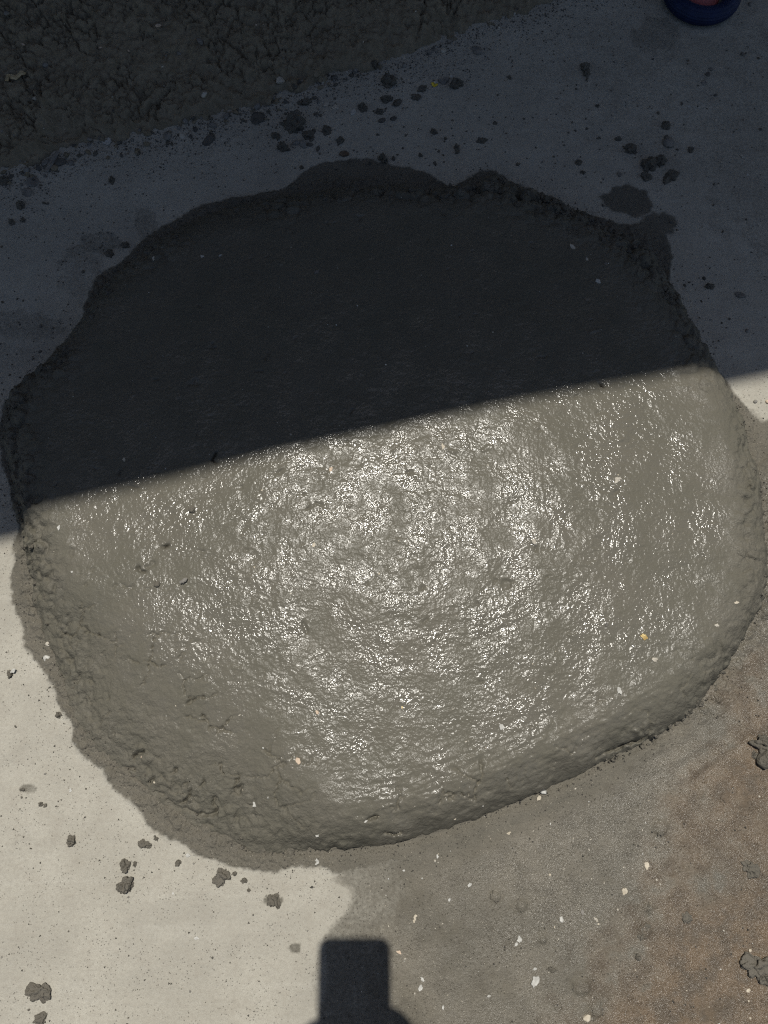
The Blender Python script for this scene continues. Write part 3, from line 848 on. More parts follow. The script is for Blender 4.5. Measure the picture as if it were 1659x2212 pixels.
STN = [
    ('stone', 'slate', 554, 258, 22, M_DSTONE, 'long dark flat stone at the foot of the sand heap, left of the largest clod'),
    ('stone', 'slate', 453, 301, 21, M_DSTONE, 'broad dark flat stone lying in the gravel of the sand foot'),
    ('stone', 'shard', 959, 175, 15, M_STONE, 'smooth grey stone right behind the yellow scrap'),
    ('stone', 'shard', 1029, 110, 15, M_STONE, 'wedge-shaped grey stone beyond the right end of the sand heap'),
    ('stone', 'shard', 743, 334, 13, M_BSTONE, 'smooth brown stone on the far rim of the damp stain'),
    ('stone', 'slate', 73, 392, 18, M_STONE, 'flat grey stone with a pale face below the wood splinter'),
    ('stone', 'slate', 59, 417, 16, M_STONE, 'flat grey stone lower of the pair at the left edge'),
    ('stone', 'pebble', 1443, 309, 12, M_STONE, 'smooth rounded stone in the far right clod group'),
    ('stone', 'pebble', 1439, 297, 6, M_DSTONE, 'small pebble behind the smooth stone of the far right group'),
    ('stone', 'shard', 1598, 638, 13, M_STONE, 'flat oval stone on the shaded slab right of the mortar heap'),
    ('stone', 'pebble', 1521, 602, 5, M_DSTONE, 'small pebble above the cracked clod right of the mortar heap'),
    ('stone', 'shard', 1338, 377, 8, M_STONE, 'small two-toned stone left of the far right clod group'),
    ('stone', 'pebble', 640, 310, 8, M_STONE, 'leftmost of three round pebbles below the largest clod'),
    ('stone', 'pebble', 655, 312, 9, M_STONE, 'middle of three round pebbles below the largest clod'),
    ('stone', 'pebble', 669, 313, 6, M_DSTONE, 'rightmost of three round pebbles below the largest clod'),
    ('stone', 'pebble', 825, 261, 7, M_DSTONE, 'flat dark pebble right of the flakes, left of its partner'),
    ('stone', 'pebble', 850, 257, 6, M_DSTONE, 'flat dark pebble, right of its partner below the round dark clod'),
    ('stone', 'shard', 928, 113, 8, M_STONE, 'grey stone at the sand foot, left of a pale one'),
    ('stone', 'shard', 957, 109, 8, M_CHIP, 'pale broken stone at the sand foot near the wedge-shaped stone'),
    ('stone', 'shard', 769, 152, 8, M_STONE, 'grey-blue stone at the sand foot above the two pale flakes'),
    ('stone', 'pebble', 873, 143, 6, M_STONE, 'round grey pebble just off the sand foot above the cracked clod'),
    ('stone', 'shard', 606, 177, 12, M_CHIP, 'pale broken stone lying on the lower slope of the sand heap'),
    ('stone', 'shard', 490, 251, 9, M_STONE, 'light oval pebble at the sand foot above the broad dark stone'),
    ('stone', 'pebble', 460, 272, 8, M_STONE, 'grey round pebble just above the broad dark flat stone'),
    ('stone', 'pebble', 401, 263, 9, M_STONE, 'upright oval pebble at the sand foot, left of the broad dark stone'),
    ('stone', 'pebble', 422, 280, 7, M_DSTONE, 'dark angular pebble left of the grey round one at the sand foot'),
    ('stone', 'shard', 394, 295, 8, M_CHIP, 'pale pointed stone in the gravel left of the broad dark stone'),
    ('stone', 'pebble', 362, 295, 10, M_STONE, 'round pebble lying in the gravel right of the white paper scrap'),
    ('stone', 'pebble', 388, 277, 6, M_STONE, 'small pale pebble above the pale pointed stone'),
    ('stone', 'pebble', 131, 352, 10, M_DSTONE, 'dark rounded stone right of the wood splinter'),
    ('stone', 'pebble', 100, 353, 9, M_STONE, 'grey rounded stone left of the wood splinter'),
    ('stone', 'pebble', 84, 364, 9, M_DSTONE, 'dark rounded stone in the gravel above the flat pale-faced stone'),
    ('stone', 'pebble', 59, 369, 9, M_STONE, 'light rounded stone in the gravel at the left edge'),
    ('stone', 'pebble', 154, 352, 7, M_STONE, 'small angular stone at the right end of the left gravel'),
    ('stone', 'shard', 433, 91, 11, M_STONE, 'blue-grey stone stuck in the slope of the sand heap'),
    ('stone', 'pebble', 442, 207, 8, M_CHIP, 'pale oval pebble in the lower slope of the sand heap'),
    ('stone', 'shard', 342, 56, 7, M_PEACH, 'pinkish chip high on the sand heap'),
    ('stone', 'pebble', 100, 145, 8, M_STONE, 'grey stone on the left slope of the sand heap above the twig'),
    ('stone', 'pebble', 77, 214, 6, M_CHIP, 'small pale pebble in the sand below the twig'),
    ('stone', 'shard', 54, 104, 5, M_PEACH, 'small pinkish chip on the left slope of the sand heap'),
    ('stone', 'pebble', 18, 36, 7, M_STONE, 'grey pebble in the top left corner of the sand heap'),
    ('stone', 'pebble', 387, 117, 5, M_STONE, 'small grey pebble in the sand below the blue-grey stone'),
    ('stone', 'shard', 1535, 150, 6, M_STONE, 'small pale stone below the blue wheel'),
    ('stone', 'slate', 1521, 180, 8, M_STONE, 'flat pale stone lowest of three below the blue wheel'),
    ('stone', 'pebble', 1529, 161, 5, M_DSTONE, 'small stone in the middle of three below the blue wheel'),
    ('stone', 'pebble', 1621, 10, 6, M_STONE, 'oval stone right of the blue wheel'),
    ('stone', 'pebble', 1603, 117, 5, M_DSTONE, 'small round stone at the right edge below the wheel'),
    ('stone', 'pebble', 1614, 715, 5, M_STONE, 'small grey pebble on the shaded slab above the bright triangle'),
    ('stone', 'pebble', 1657, 868, 6, M_PEACH, 'tan pebble cut by the right edge in the bright triangle'),
    ('stone', 'pebble', 1631, 868, 5, M_STONE, 'small grey pebble in the bright triangle of dry slab'),
]
for nm, kd, u, v, r, mt, lb in STN:
    put(nm, kd, u, v, r, mt, lb, 'stone', G_STONE, squash=random.uniform(0.7, 0.95))

CH = [
    ('paint_flake', 'flake', 705, 226, 10, M_CHIP, 'pale broken flake, left of the two by the sand foot', 'flake', None),
    ('paint_flake', 'flake', 724, 232, 10, M_CHIP, 'pale broken flake, right of the two by the sand foot', 'flake', None),
    ('paint_flake', 'flake', 764, 243, 10, M_WCHIP, 'bluish white flake right of the two pale flakes', 'flake', None),
    ('paint_flake', 'flake', 974, 170, 5, M_WCHIP, 'white shard on the smooth grey stone by the yellow scrap', 'flake', None),
    ('paint_flake', 'flake', 1188, 262, 6, M_CHIP, 'small pale flake alone on the right of the shaded slab', 'flake', None),
    ('paint_flake', 'flake', 1488, 230, 6, M_WCHIP, 'small bright flake below the blue wheel on the shaded slab', 'flake', None),
    ('paint_flake', 'flake', 1546, 260, 5, M_CHIP, 'small dull flake near the right edge of the shaded slab', 'flake', None),
    ('paint_flake', 'flake', 1605, 338, 6, M_CHIP, 'broken flake near the right edge, right of the clod group', 'flake', None),
    ('paint_flake', 'flake', 1616, 378, 4, M_WCHIP, 'tiny white flake at the right edge below the broken one', 'flake', None),
    ('mortar_chip', 'flake', 1237, 534, 8, M_CHIP, 'pale speckled chip in the shaded top of the mortar, near the far right rim', 'chip', G_HEAPCHIP),
    ('mortar_chip', 'flake', 1268, 560, 5, M_CHIP, 'small pale chip right of the speckled one in the shaded mortar', 'chip', G_HEAPCHIP),
    ('mortar_chip', 'flake', 1291, 608, 7, M_WCHIP, 'white chip lowest in the shaded mortar near the far right rim', 'chip', G_HEAPCHIP),
    ('mortar_chip', 'flake', 1309, 570, 5, M_STONE, 'greyish chip in a small furrow of the shaded mortar', 'chip', G_HEAPCHIP),
    ('mortar_chip', 'flake', 477, 552, 5, M_WCHIP, 'right white chip of two in the shaded mortar near the far left rim', 'chip', G_HEAPCHIP),
    ('mortar_chip', 'flake', 437, 554, 5, M_WCHIP, 'left white chip of two in the shaded mortar near the far left rim', 'chip', G_HEAPCHIP),
    ('mortar_chip', 'flake', 684, 588, 7, M_STONE, 'dull grey chip in the middle of the shaded mortar', 'chip', G_HEAPCHIP),
    ('mortar_chip', 'flake', 332, 559, 6, M_CHIP, 'long pale chip on the far left rim', 'chip', G_HEAPCHIP),
    ('mortar_chip', 'flake', 268, 993, 5, M_CREAM, 'cream chip in the shaded mortar at the left, near the shadow edge', 'chip', G_HEAPCHIP),
    ('mortar_chip', 'flake', 1333, 1037, 10, M_CHIP, 'largest pale chip in the sunlit mortar, right of the glints', 'chip', G_HEAPCHIP),
    ('mortar_chip', 'pebble', 1153, 1170, 6, M_CHIP, 'round pale pebble at the edge of the brightest glints', 'chip', G_HEAPCHIP),
    ('mortar_chip', 'flake', 957, 965, 7, M_CREAM, 'cream chip close below the shadow edge in the glints', 'chip', G_HEAPCHIP),
    ('mortar_chip', 'flake', 715, 1014, 6, M_PEACH, 'peach chip below the shadow edge, left of the glints', 'chip', G_HEAPCHIP),
    ('mortar_chip', 'flake', 678, 1178, 6, M_CREAM, 'cream chip in the left part of the glints', 'chip', G_HEAPCHIP),
    ('mortar_chip', 'flake', 127, 1140, 6, M_WCHIP, 'white chip at the left rim just below the shadow edge', 'chip', G_HEAPCHIP),
    ('mortar_chip', 'pebble', 415, 1101, 9, M_CRUMB, 'mortar-coated pebble standing out left of the glints', 'chip', G_HEAPCHIP),
    ('mortar_chip', 'pebble', 340, 1262, 8, M_CRUMB, 'mortar-coated pebble bulging in the left of the sunlit heap', 'chip', G_HEAPCHIP),
    ('mortar_chip', 'flake', 1338, 1493, 10, M_WCHIP, 'tall white flake in the lower right of the heap', 'chip', G_HEAPCHIP),
    ('mortar_chip', 'flake', 1415, 1425, 8, M_CHIP, 'speckled pale chip right above the tall white flake', 'chip', G_HEAPCHIP),
    ('shell_piece', 'flake', 1391, 1376, 10, M_GOLD, 'shiny golden brown shell piece in the right of the heap', 'shell', None),
    ('mortar_chip', 'flake', 1590, 1302, 6, M_CREAM, 'cream chip on the right rim of the heap', 'chip', G_HEAPCHIP),
    ('mortar_chip', 'flake', 1548, 1351, 6, M_CHIP, 'pale chip on the right rim left below the cream one', 'chip', G_HEAPCHIP),
    ('mortar_chip', 'shard', 1310, 1350, 5, M_DSTONE, 'small dark square stone in the lower right glints', 'chip', G_HEAPCHIP),
    ('mortar_chip', 'flake', 1084, 1570, 9, M_WCHIP, 'bone-shaped white chip in the lower middle of the heap', 'chip', G_HEAPCHIP),
    ('mortar_chip', 'flake', 791, 1774, 5, M_WCHIP, 'white chip on the near rim in the middle', 'chip', G_HEAPCHIP),
    ('mortar_chip', 'flake', 685, 1804, 5, M_WCHIP, 'white chip low on the near rim above the pale round flake', 'chip', G_HEAPCHIP),
    ('mortar_chip', 'flake', 551, 1738, 8, M_WCHIP, 'ragged white chip on the near-left slope of the heap', 'chip', G_HEAPCHIP),
    ('shell_piece', 'flake', 644, 1644, 9, M_PEACH, 'tan ribbed shell piece in the lower left of the heap', 'shell', None),
    ('mortar_chip', 'flake', 685, 1538, 6, M_PEACH, 'small tan chip above the ribbed shell piece', 'chip', G_HEAPCHIP),
    ('mortar_chip', 'flake', 869, 1528, 3.5, M_GOLD, 'tiny orange chip in the lower middle of the heap', 'chip', G_HEAPCHIP),
    ('mortar_chip', 'shard', 1174, 1709, 10, M_WCHIP, 'white veined stone at the foot of the near rim', 'chip', G_HEAPCHIP),
    ('mortar_chip', 'flake', 1164, 1723, 7, M_CREAM, 'cream chip below the white veined stone at the heap foot', 'chip', G_HEAPCHIP),
    ('mortar_chip', 'pebble', 102, 1423, 7, M_WCHIP, 'tall white pebble on the left rim', 'chip', G_HEAPCHIP),
    ('mortar_chip', 'pebble', 104, 1391, 5, M_CHIP, 'pale pebble above the tall white one on the left rim', 'chip', G_HEAPCHIP),
    ('mortar_chip', 'flake', 156, 1236, 4, M_WCHIP, 'small white chip on the left of the sunlit heap', 'chip', G_HEAPCHIP),
    ('mortar_chip', 'flake', 306, 1634, 3.5, M_PEACH, 'tiny orange chip among the near-left cracks', 'chip', G_HEAPCHIP),
    ('mortar_chip', 'flake', 334, 1689, 5, M_CREAM, 'small cream chip among the near-left cracks', 'chip', G_HEAPCHIP),
    ('pale_chip', 'flake', 683, 1862, 10, M_WCHIP, 'pale round flake on the damp strip below the near rim', 'flake', None),
    ('pale_chip', 'flake', 281, 1902, 6, M_CREAM, 'pale chip lying on the big lobed clod', 'chip', None),
    ('pale_chip', 'flake', 426, 2027, 7, M_WCHIP, 'white flake alone on the pale slab left of the phone shadow', 'flake', None),
    ('pale_chip', 'flake', 406, 1848, 6, M_WCHIP, 'pale chip on the damp edge left of the near rim', 'flake', None),
    ('pale_chip', 'flake', 30, 1450, 7, M_WCHIP, 'white crust on the clod at the left edge', 'flake', None),
    ('pale_chip', 'flake', 152, 1707, 5, M_WCHIP, 'small white flake on the pale slab left of the cracks', 'flake', None),
    ('pale_chip', 'flake', 374, 1930, 4, M_WCHIP, 'tiny white flake right of the big lobed clod', 'flake', None),
    ('pale_chip', 'flake', 945, 1850, 4.5, M_WCHIP, 'bright small chip on the film below the near rim', 'chip', G_MUDCHIP),
    ('pale_chip', 'flake', 971, 1944, 4.5, M_WCHIP, 'bright chip right above the phone shadow, on grey film', 'chip', G_MUDCHIP),
    ('pale_chip', 'flake', 1014, 1911, 6, M_WCHIP, 'small forked white chip on grey film above the phone shadow', 'chip', G_MUDCHIP),
    ('pale_chip', 'flake', 1122, 2029, 7, M_WCHIP, 'white chip, upper of a close pair right of the phone shadow', 'chip', G_MUDCHIP),
    ('pale_chip', 'flake', 1115, 2040, 5, M_WCHIP, 'white chip, lower of a close pair right of the phone shadow', 'chip', G_MUDCHIP),
    ('pale_chip', 'flake', 912, 2115, 6, M_WCHIP, 'white crumbly chip just right of the phone shadow', 'chip', G_MUDCHIP),
    ('pale_chip', 'flake', 909, 2133, 8, M_WCHIP, 'ragged white chip below the crumbly one beside the phone shadow', 'chip', G_MUDCHIP),
    ('pale_chip', 'flake', 957, 2176, 5, M_WCHIP, 'white chip near the bottom right of the phone shadow', 'chip', G_MUDCHIP),
    ('pale_chip', 'flake', 1057, 2152, 5, M_WCHIP, 'square white chip in the lower middle of the grey film', 'chip', G_MUDCHIP),
    ('pale_chip', 'flake', 862, 2057, 6, M_PEACH, 'long peach chip at the right edge of the phone shadow', 'chip', G_MUDCHIP),
    ('pale_chip', 'flake', 1396, 1869, 9, M_CREAM, 'long cream chip on the brown film below the coin-like clod', 'chip', G_MUDCHIP),
    ('pale_chip', 'flake', 1349, 1925, 8, M_CREAM, 'round cream chip left below the long cream chip', 'chip', G_MUDCHIP),
    ('pale_chip', 'flake', 1155, 2119, 14, M_WCHIP, 'largest greyish white flake on the film near the bottom', 'chip', G_MUDCHIP),
    ('pale_chip', 'shard', 1268, 2198, 11, M_CREAM, 'cream lump at the bottom edge below a sunk clod', 'chip', G_MUDCHIP),
    ('pale_chip', 'flake', 1213, 1986, 7, M_WCHIP, 'pale grey flake between two crescent clods', 'chip', G_MUDCHIP),
    ('pale_chip', 'flake', 1258, 1970, 6, M_STONE, 'dull grey flake right of the pale grey one', 'chip', G_MUDCHIP),
    ('pale_chip', 'flake', 1286, 1984, 6, M_CHIP, 'leaf-shaped pale chip right of the dull grey flake', 'chip', G_MUDCHIP),
    ('pale_chip', 'flake', 1155, 2093, 5, M_WCHIP, 'small white chip just above the largest greyish flake', 'chip', G_MUDCHIP),
    ('pale_chip', 'flake', 1621, 2053, 6, M_CREAM, 'cream chip above the large broken corner clod', 'chip', G_MUDCHIP),
    ('pale_chip', 'flake', 1617, 2140, 6, M_CREAM, 'cream chip below the large broken corner clod', 'chip', G_MUDCHIP),
    ('pale_chip', 'flake', 1551, 1768, 4, M_CHIP, 'small pale chip on the rusty slab below the big edge clod', 'chip', G_MUDCHIP),
    ('pale_chip', 'flake', 1099, 1800, 5, M_CREAM, 'small cream chip on the film under the near rim', 'chip', G_MUDCHIP),
]
for nm, kd, u, v, r, mt, lb, ct_, gp in CH:
    put(nm, kd, u, v, r, mt, lb, ct_, gp, squash=random.uniform(0.75, 1.0), lift=0.0035 if ('on the big lobed' in lb or 'crust' in lb or 'white shard' in lb) else 0.0)


# torn paper scrap, wood splinter, twig, yellow wrapper scrap
def sheet(name, u, v, r, mat, seed, curl=0.5):
    rnd = random.Random(seed); n = 26
    x, y, z, sc = rest(u, v); R = r / sc
    bm = bmesh.new(); loops = []
    for lay in (0, 1):
        ring_ = []
        for k in range(n):
            a = 2 * math.pi * k / n
            rr = 0.85 + 0.5 * mnoise.noise(Vector((math.cos(a) * 1.6 + seed, math.sin(a) * 1.6, 2.2))) + (rnd.uniform(-0.15, 0.15) if lay == 0 else 0)
            if lay == 1: rr = loops[0][1][k]
            ring_.append(rr)
        vs = []
        for k in range(n):
            a = 2 * math.pi * k / n
            px, py = ring_[k] * math.cos(a), ring_[k] * math.sin(a) * 0.85
            vs.append(bm.verts.new((px, py, 0.12 + curl * 0.3 * (px * px * 0.6 + 0.4 * py * mnoise.noise(Vector((px, py, seed)))) + 0.05 * lay)))
        loops.append((vs, ring_))
    cb = bm.verts.new((0, 0, 0.10)); ct = bm.verts.new((0, 0, 0.15))
    for k in range(n):
        q = (k + 1) % n
        bm.faces.new((loops[0][0][q], loops[0][0][k], cb)); bm.faces.new((loops[1][0][k], loops[1][0][q], ct))
        bm.faces.new((loops[0][0][k], loops[0][0][q], loops[1][0][q], loops[1][0][k]))
    me = bpy.data.meshes.new(name); bm.to_mesh(me); bm.free()
    o = link(name, me, mat); o.location = (x, y, z); o.scale = (R, R, R)
    return o


tag(sheet('paper_scrap', 231, 305, 14, M_WCHIP, 5.2), 'torn white paper scrap at the foot of the sand heap', 'paper')


def stick(name, pts, rad, mat):
    bm = bmesh.new(); rings = []
    P = [Vector(p) for p in pts]
    for i, p in enumerate(P):
        tdir = (P[min(i + 1, len(P) - 1)] - P[max(i - 1, 0)]).normalized()
        s = tdir.cross(Vector((0, 0, 1))).normalized(); w = s.cross(tdir)
        rr = rad * (0.55 + 0.45 * math.sin(math.pi * (i + 0.6) / len(P))) * random.uniform(0.8, 1.15)
        rings.append([bm.verts.new(p + s * rr * math.cos(a) * 1.5 + w * rr * math.sin(a) * 0.7) for a in [k * math.pi / 3 for k in range(6)]])
    for a, b in zip(rings[:-1], rings[1:]):
        for k in range(6): bm.faces.new((a[k], a[(k + 1) % 6], b[(k + 1) % 6], b[k]))
    bm.faces.new(rings[0][::-1]); bm.faces.new(rings[-1])
    me = bpy.data.meshes.new(name); bm.to_mesh(me); bm.free()
    return link(name, me, mat)


def stick_on(name, a, b, rad, mat, n=7, lift=0.003):
    pts = []
    for k in range(n):
        t = k / (n - 1)
        x, y, z, s = rest(a[0] + (b[0] - a[0]) * t, a[1] + (b[1] - a[1]) * t)
        pts.append([x + random.uniform(-1, 1) * 0.0008, y + random.uniform(-1, 1) * 0.0008, z])
    zs = np.array([p[2] for p in pts]); fit = np.polyfit(range(n), zs, 1)
    off = max(0, float(np.max(zs - np.polyval(fit, range(n)))))
    for k, p in enumerate(pts): p[2] = float(np.polyval(fit, k)) + off * 0.7 + lift
    return stick(name, pts, rad, mat)


tag(stick_on('wood_splinter', (126, 331), (101, 374), 0.0030, M_STONE), 'grey split wood splinter standing in the gravel at the left', 'splinter')
tag(stick_on('twig', (16, 178), (58, 165), 0.0028, M_WOOD), 'pale dry twig lying on the left slope of the sand heap', 'twig')
tag(stick_on('straw', (390, 1260), (407, 1252), 0.0015, M_STONE), 'short straw stuck in the left of the sunlit mortar', 'straw')
tag(stick_on('straw', (894, 1990), (899, 1974), 0.0009, M_CREAM), 'thin pale straw on the film above the phone shadow', 'straw')
wr = sheet('wrapper_scrap', 938, 184, 8, M_YELLOW, 9.4, 1.2)
tag(wr, 'small crumpled yellow and white wrapper scrap beside the smooth grey stone', 'wrapper')
pf = sheet('white_fold', 941, 181, 4.5, M_WCHIP, 3.3, 1.0)
pf.parent = wr
pf.matrix_parent_inverse = Matrix.LocRotScale(wr.location, None, wr.scale).inverted()
pf.location.z += 0.0022


# ------------------------------------------------------------------ small repeats
LOOSE = []


def scatter(n, name, kinds, mats, rlo, rhi, where, label, cat, group, rnd_seed, power=2.0):
    rnd = random.Random(rnd_seed); k = 0; guard = 0
    while k < n and guard < n * 60:
        guard += 1
        p = where(rnd)
        if p is None: continue
        r = rlo + (rhi - rlo) * rnd.random() ** power
        mt = rnd.choice(mats)
        o = put(name, rnd.choice(kinds), p[0], p[1], r, mt, label, cat, group, squash=rnd.uniform(0.6, 1.0))
        LOOSE.append((o, p[0], p[1], r, mt, label))
        k += 1


def along(poly, i0, i1, off_lo, off_hi):
    seg = [(poly[i], poly[i + 1]) for i in range(i0, i1)]
    def f(rnd):
        (a, b) = rnd.choice(seg); t = rnd.random()
        off = off_lo + (off_hi - off_lo) * rnd.random()
        ex, ey = b[0] - a[0], b[1] - a[1]; L = math.hypot(ex, ey) or 1
        return a[0] + ex * t - ey / L * off, a[1] + ey * t + ex / L * off
    return f


def box(u0, v0, u1, v1, test=None):
    def f(rnd):
        u, v = rnd.uniform(u0, u1), rnd.uniform(v0, v1)
        if test is not None:
            x, y = at(u, v)
            if not test(u, v, x, y): return None
        return u, v
    return f


inheap = lambda x, y, m=0.0: float(heap_sdf(np.array([x]), np.array([y]))[0]) > m
insand = lambda x, y, m=0.0: float(sand_sdf(np.array([x]), np.array([y]))[0]) > m
indamp = lambda x, y, m=0.0: float(damp_sdf(np.array([x]), np.array([y]))[0]) > m

scatter(150, 'gravel_pebble', ['pebble', 'crumb', 'crumb'], [M_STONE, M_DSTONE, M_SAND, M_SAND, M_CRUMB], 1.8, 8, along(SANDP, 2, 13, -16, 40),
        'small grey pebble in the gravel strip along the foot of the sand heap', 'pebble', 'gravel along the sand foot', 201, 1.6)
scatter(35, 'gravel_pebble', ['pebble', 'grain'], [M_STONE, M_DSTONE, M_CHIP], 1.8, 4, along(SANDP, 12, 18, -10, 22),
        'tiny pebble in the gravel at the right end of the sand foot', 'pebble', 'gravel at the right end of the sand foot', 202)
scatter(70, 'sand_pebble', ['pebble', 'grain'], [M_STONE, M_CHIP, M_DSTONE, M_STONE, M_PEACH], 1.3, 3.4, box(0, 0, 1050, 330, lambda u, v, x, y: insand(x, y, 0.03)),
        'tiny stone grain in the cracked surface of the sand heap', 'pebble', 'grains in the sand heap', 203, 2.5)
scatter(90, 'mortar_crumb', ['crumb'], [M_CRUMB], 2.0, 6.0, box(560, 160, 1300, 400, lambda u, v, x, y: not inheap(x, y, -0.01) and not insand(x, y, -0.005)),
        'small dark crumb on the shaded slab between sand heap and mortar heap', 'crumb', 'crumbs between the heaps', 204, 2.2)
scatter(60, 'mortar_crumb', ['crumb', 'grain'], [M_CRUMB, M_DSTONE], 1.6, 4.2, box(1300, 60, 1659, 780, lambda u, v, x, y: not inheap(x, y, -0.012)),
        'small dark crumb on the shaded slab at the right of the heap', 'crumb', 'crumbs right of the heap', 205, 2.2)
scatter(60, 'mortar_crumb', ['crumb', 'grain'], [M_CRUMB, M_DSTONE], 1.6, 4.0, box(0, 390, 420, 860, lambda u, v, x, y: not inheap(x, y, -0.006)),
        'small dark crumb on the shaded slab at the left of the heap', 'crumb', 'crumbs left of the heap', 206, 2.2)
scatter(110, 'rim_crumb', ['crumb', 'clod'], [M_CRUMB], 3.0, 9.5, along(HEAP, 7, 16, -6, 26),
        'rough mortar lump in the crumbly far right rim of the heap', 'crumb', 'lumps of the far right rim', 207, 1.4)
scatter(85, 'rim_crumb', ['crumb', 'clod'], [M_CRUMB], 2.4, 8.0, along(HEAP, 53, 64, -6, 14),
        'rough mortar lump in the far left rim of the heap', 'crumb', 'lumps of the far left rim', 208, 1.6)
scatter(65, 'rim_crumb', ['crumb'], [M_CRUMB], 2.0, 5.5, along(HEAP, 40, 54, -10, 14),
        'rough mortar lump in the cracked near left rim of the heap', 'crumb', 'lumps of the near left rim', 209, 1.8)
scatter(110, 'rim_crumb', ['crumb'], [M_CRUMB], 1.2, 3.6, along(HEAP, 40, 54, -2, 28),
        'small rough crumb on the damp fringe below the near left rim', 'crumb', 'crumbs on the near left fringe', 218, 2.0)
scatter(38, 'rim_crumb', ['crumb'], [M_CRUMB], 2.0, 6.0, along(HEAP, 28, 33, -8, 6),
        'rough mortar lump in the broken corner of the near right rim', 'crumb', 'lumps of the near right rim', 210, 1.6)
scatter(45, 'rim_crumb', ['crumb'], [M_CRUMB], 1.8, 4.6, along(HEAP, 20, 27, -22, 0),
        'rough mortar lump along the right rim of the heap', 'crumb', 'lumps of the right rim', 211, 1.8)
scatter(55, 'dry_crumb', ['crumb', 'grain'], [M_CRUMB, M_STONE, M_DSTONE], 1.2, 3.0, box(0, 1450, 700, 2212, lambda u, v, x, y: not inheap(x, y, -0.01) and not indamp(x, y)),
        'tiny crumb on the dry pale sunlit slab', 'crumb', 'crumbs on the dry slab', 212, 2.0)
scatter(125, 'film_chip', ['flake', 'grain', 'flake'], [M_WCHIP, M_CHIP, M_CHIP, M_CREAM], 1.1, 3.0, box(780, 1700, 1659, 2212, lambda u, v, x, y: indamp(x, y, 0.01) and not inheap(x, y, -0.01)),
        'tiny pale chip on the wet film at the lower right', 'chip', 'tiny chips on the wet film', 213, 2.4)
scatter(110, 'heap_grain', ['flake', 'grain'], [M_WCHIP, M_CHIP, M_CREAM], 1.1, 2.9, box(40, 900, 1640, 1830, lambda u, v, x, y: inheap(x, y, 0.006)),
        'tiny pale grain in the sunlit mortar surface', 'chip', 'tiny grains in the sunlit mortar', 214, 2.6)
scatter(55, 'rim_crumb', ['crumb'], [M_CRUMB], 2.0, 6.0, along(HEAP, 0, 8, -4, 22),
        'rough mortar lump in the far rim of the heap', 'crumb', 'lumps of the far rim', 217, 1.8)
scatter(70, 'heap_grain', ['flake', 'grain'], [M_WCHIP, M_CHIP], 0.9, 2.4, box(60, 420, 1480, 950, lambda u, v, x, y: inheap(x, y, 0.01)),
        'tiny pale grain in the shaded mortar surface', 'chip', 'tiny grains in the shaded mortar', 215, 2.6)
scatter(45, 'slab_speck', ['flake', 'grain'], [M_WCHIP, M_CHIP], 0.9, 2.2, box(0, 200, 1659, 800, lambda u, v, x, y: not inheap(x, y, -0.01) and not insand(x, y)),
        'tiny pale speck on the shaded slab', 'chip', 'tiny specks on the shaded slab', 216, 2.4)


# the smallest rim crumbs, past the 290 largest, become one mass
bpy.context.view_layer.update()
rimc = sorted([q for q in LOOSE if q[0].name.split('.')[0] == 'rim_crumb'], key=lambda q: -q[3])
vs_, fs_, base_ = [], [], 0
gone = set()
for q in rimc[290:]:
    o = q[0]; me = o.data
    co = np.empty(len(me.vertices) * 3, np.float32); me.vertices.foreach_get('co', co); co = co.reshape(-1, 3)
    mw = np.array(Matrix.LocRotScale(o.location, o.rotation_euler, o.scale))
    vs_.append(co @ mw[:3, :3].T + mw[:3, 3])
    lp = np.empty(len(me.loops), np.int32); me.loops.foreach_get('vertex_index', lp)
    fs_.append(lp.reshape(-1, 3) + base_); base_ += len(co); gone.add(o.name)
for q in rimc[290:]: bpy.data.objects.remove(q[0])
LOOSE = LOOSE if not gone else [q for q in LOOSE if q not in rimc[290:]]
cme = bpy.data.meshes.new('fine_crumbs')
cme.from_pydata(np.concatenate(vs_).tolist(), [], np.concatenate(fs_).tolist())
cme.polygons.foreach_set('use_smooth', np.ones(len(cme.polygons), bool))
tag(link('fine_crumbs', cme, M_CRUMB), 'fine mortar crumbs strewn along the rim of the mortar heap', 'crumbs', kind='stuff')


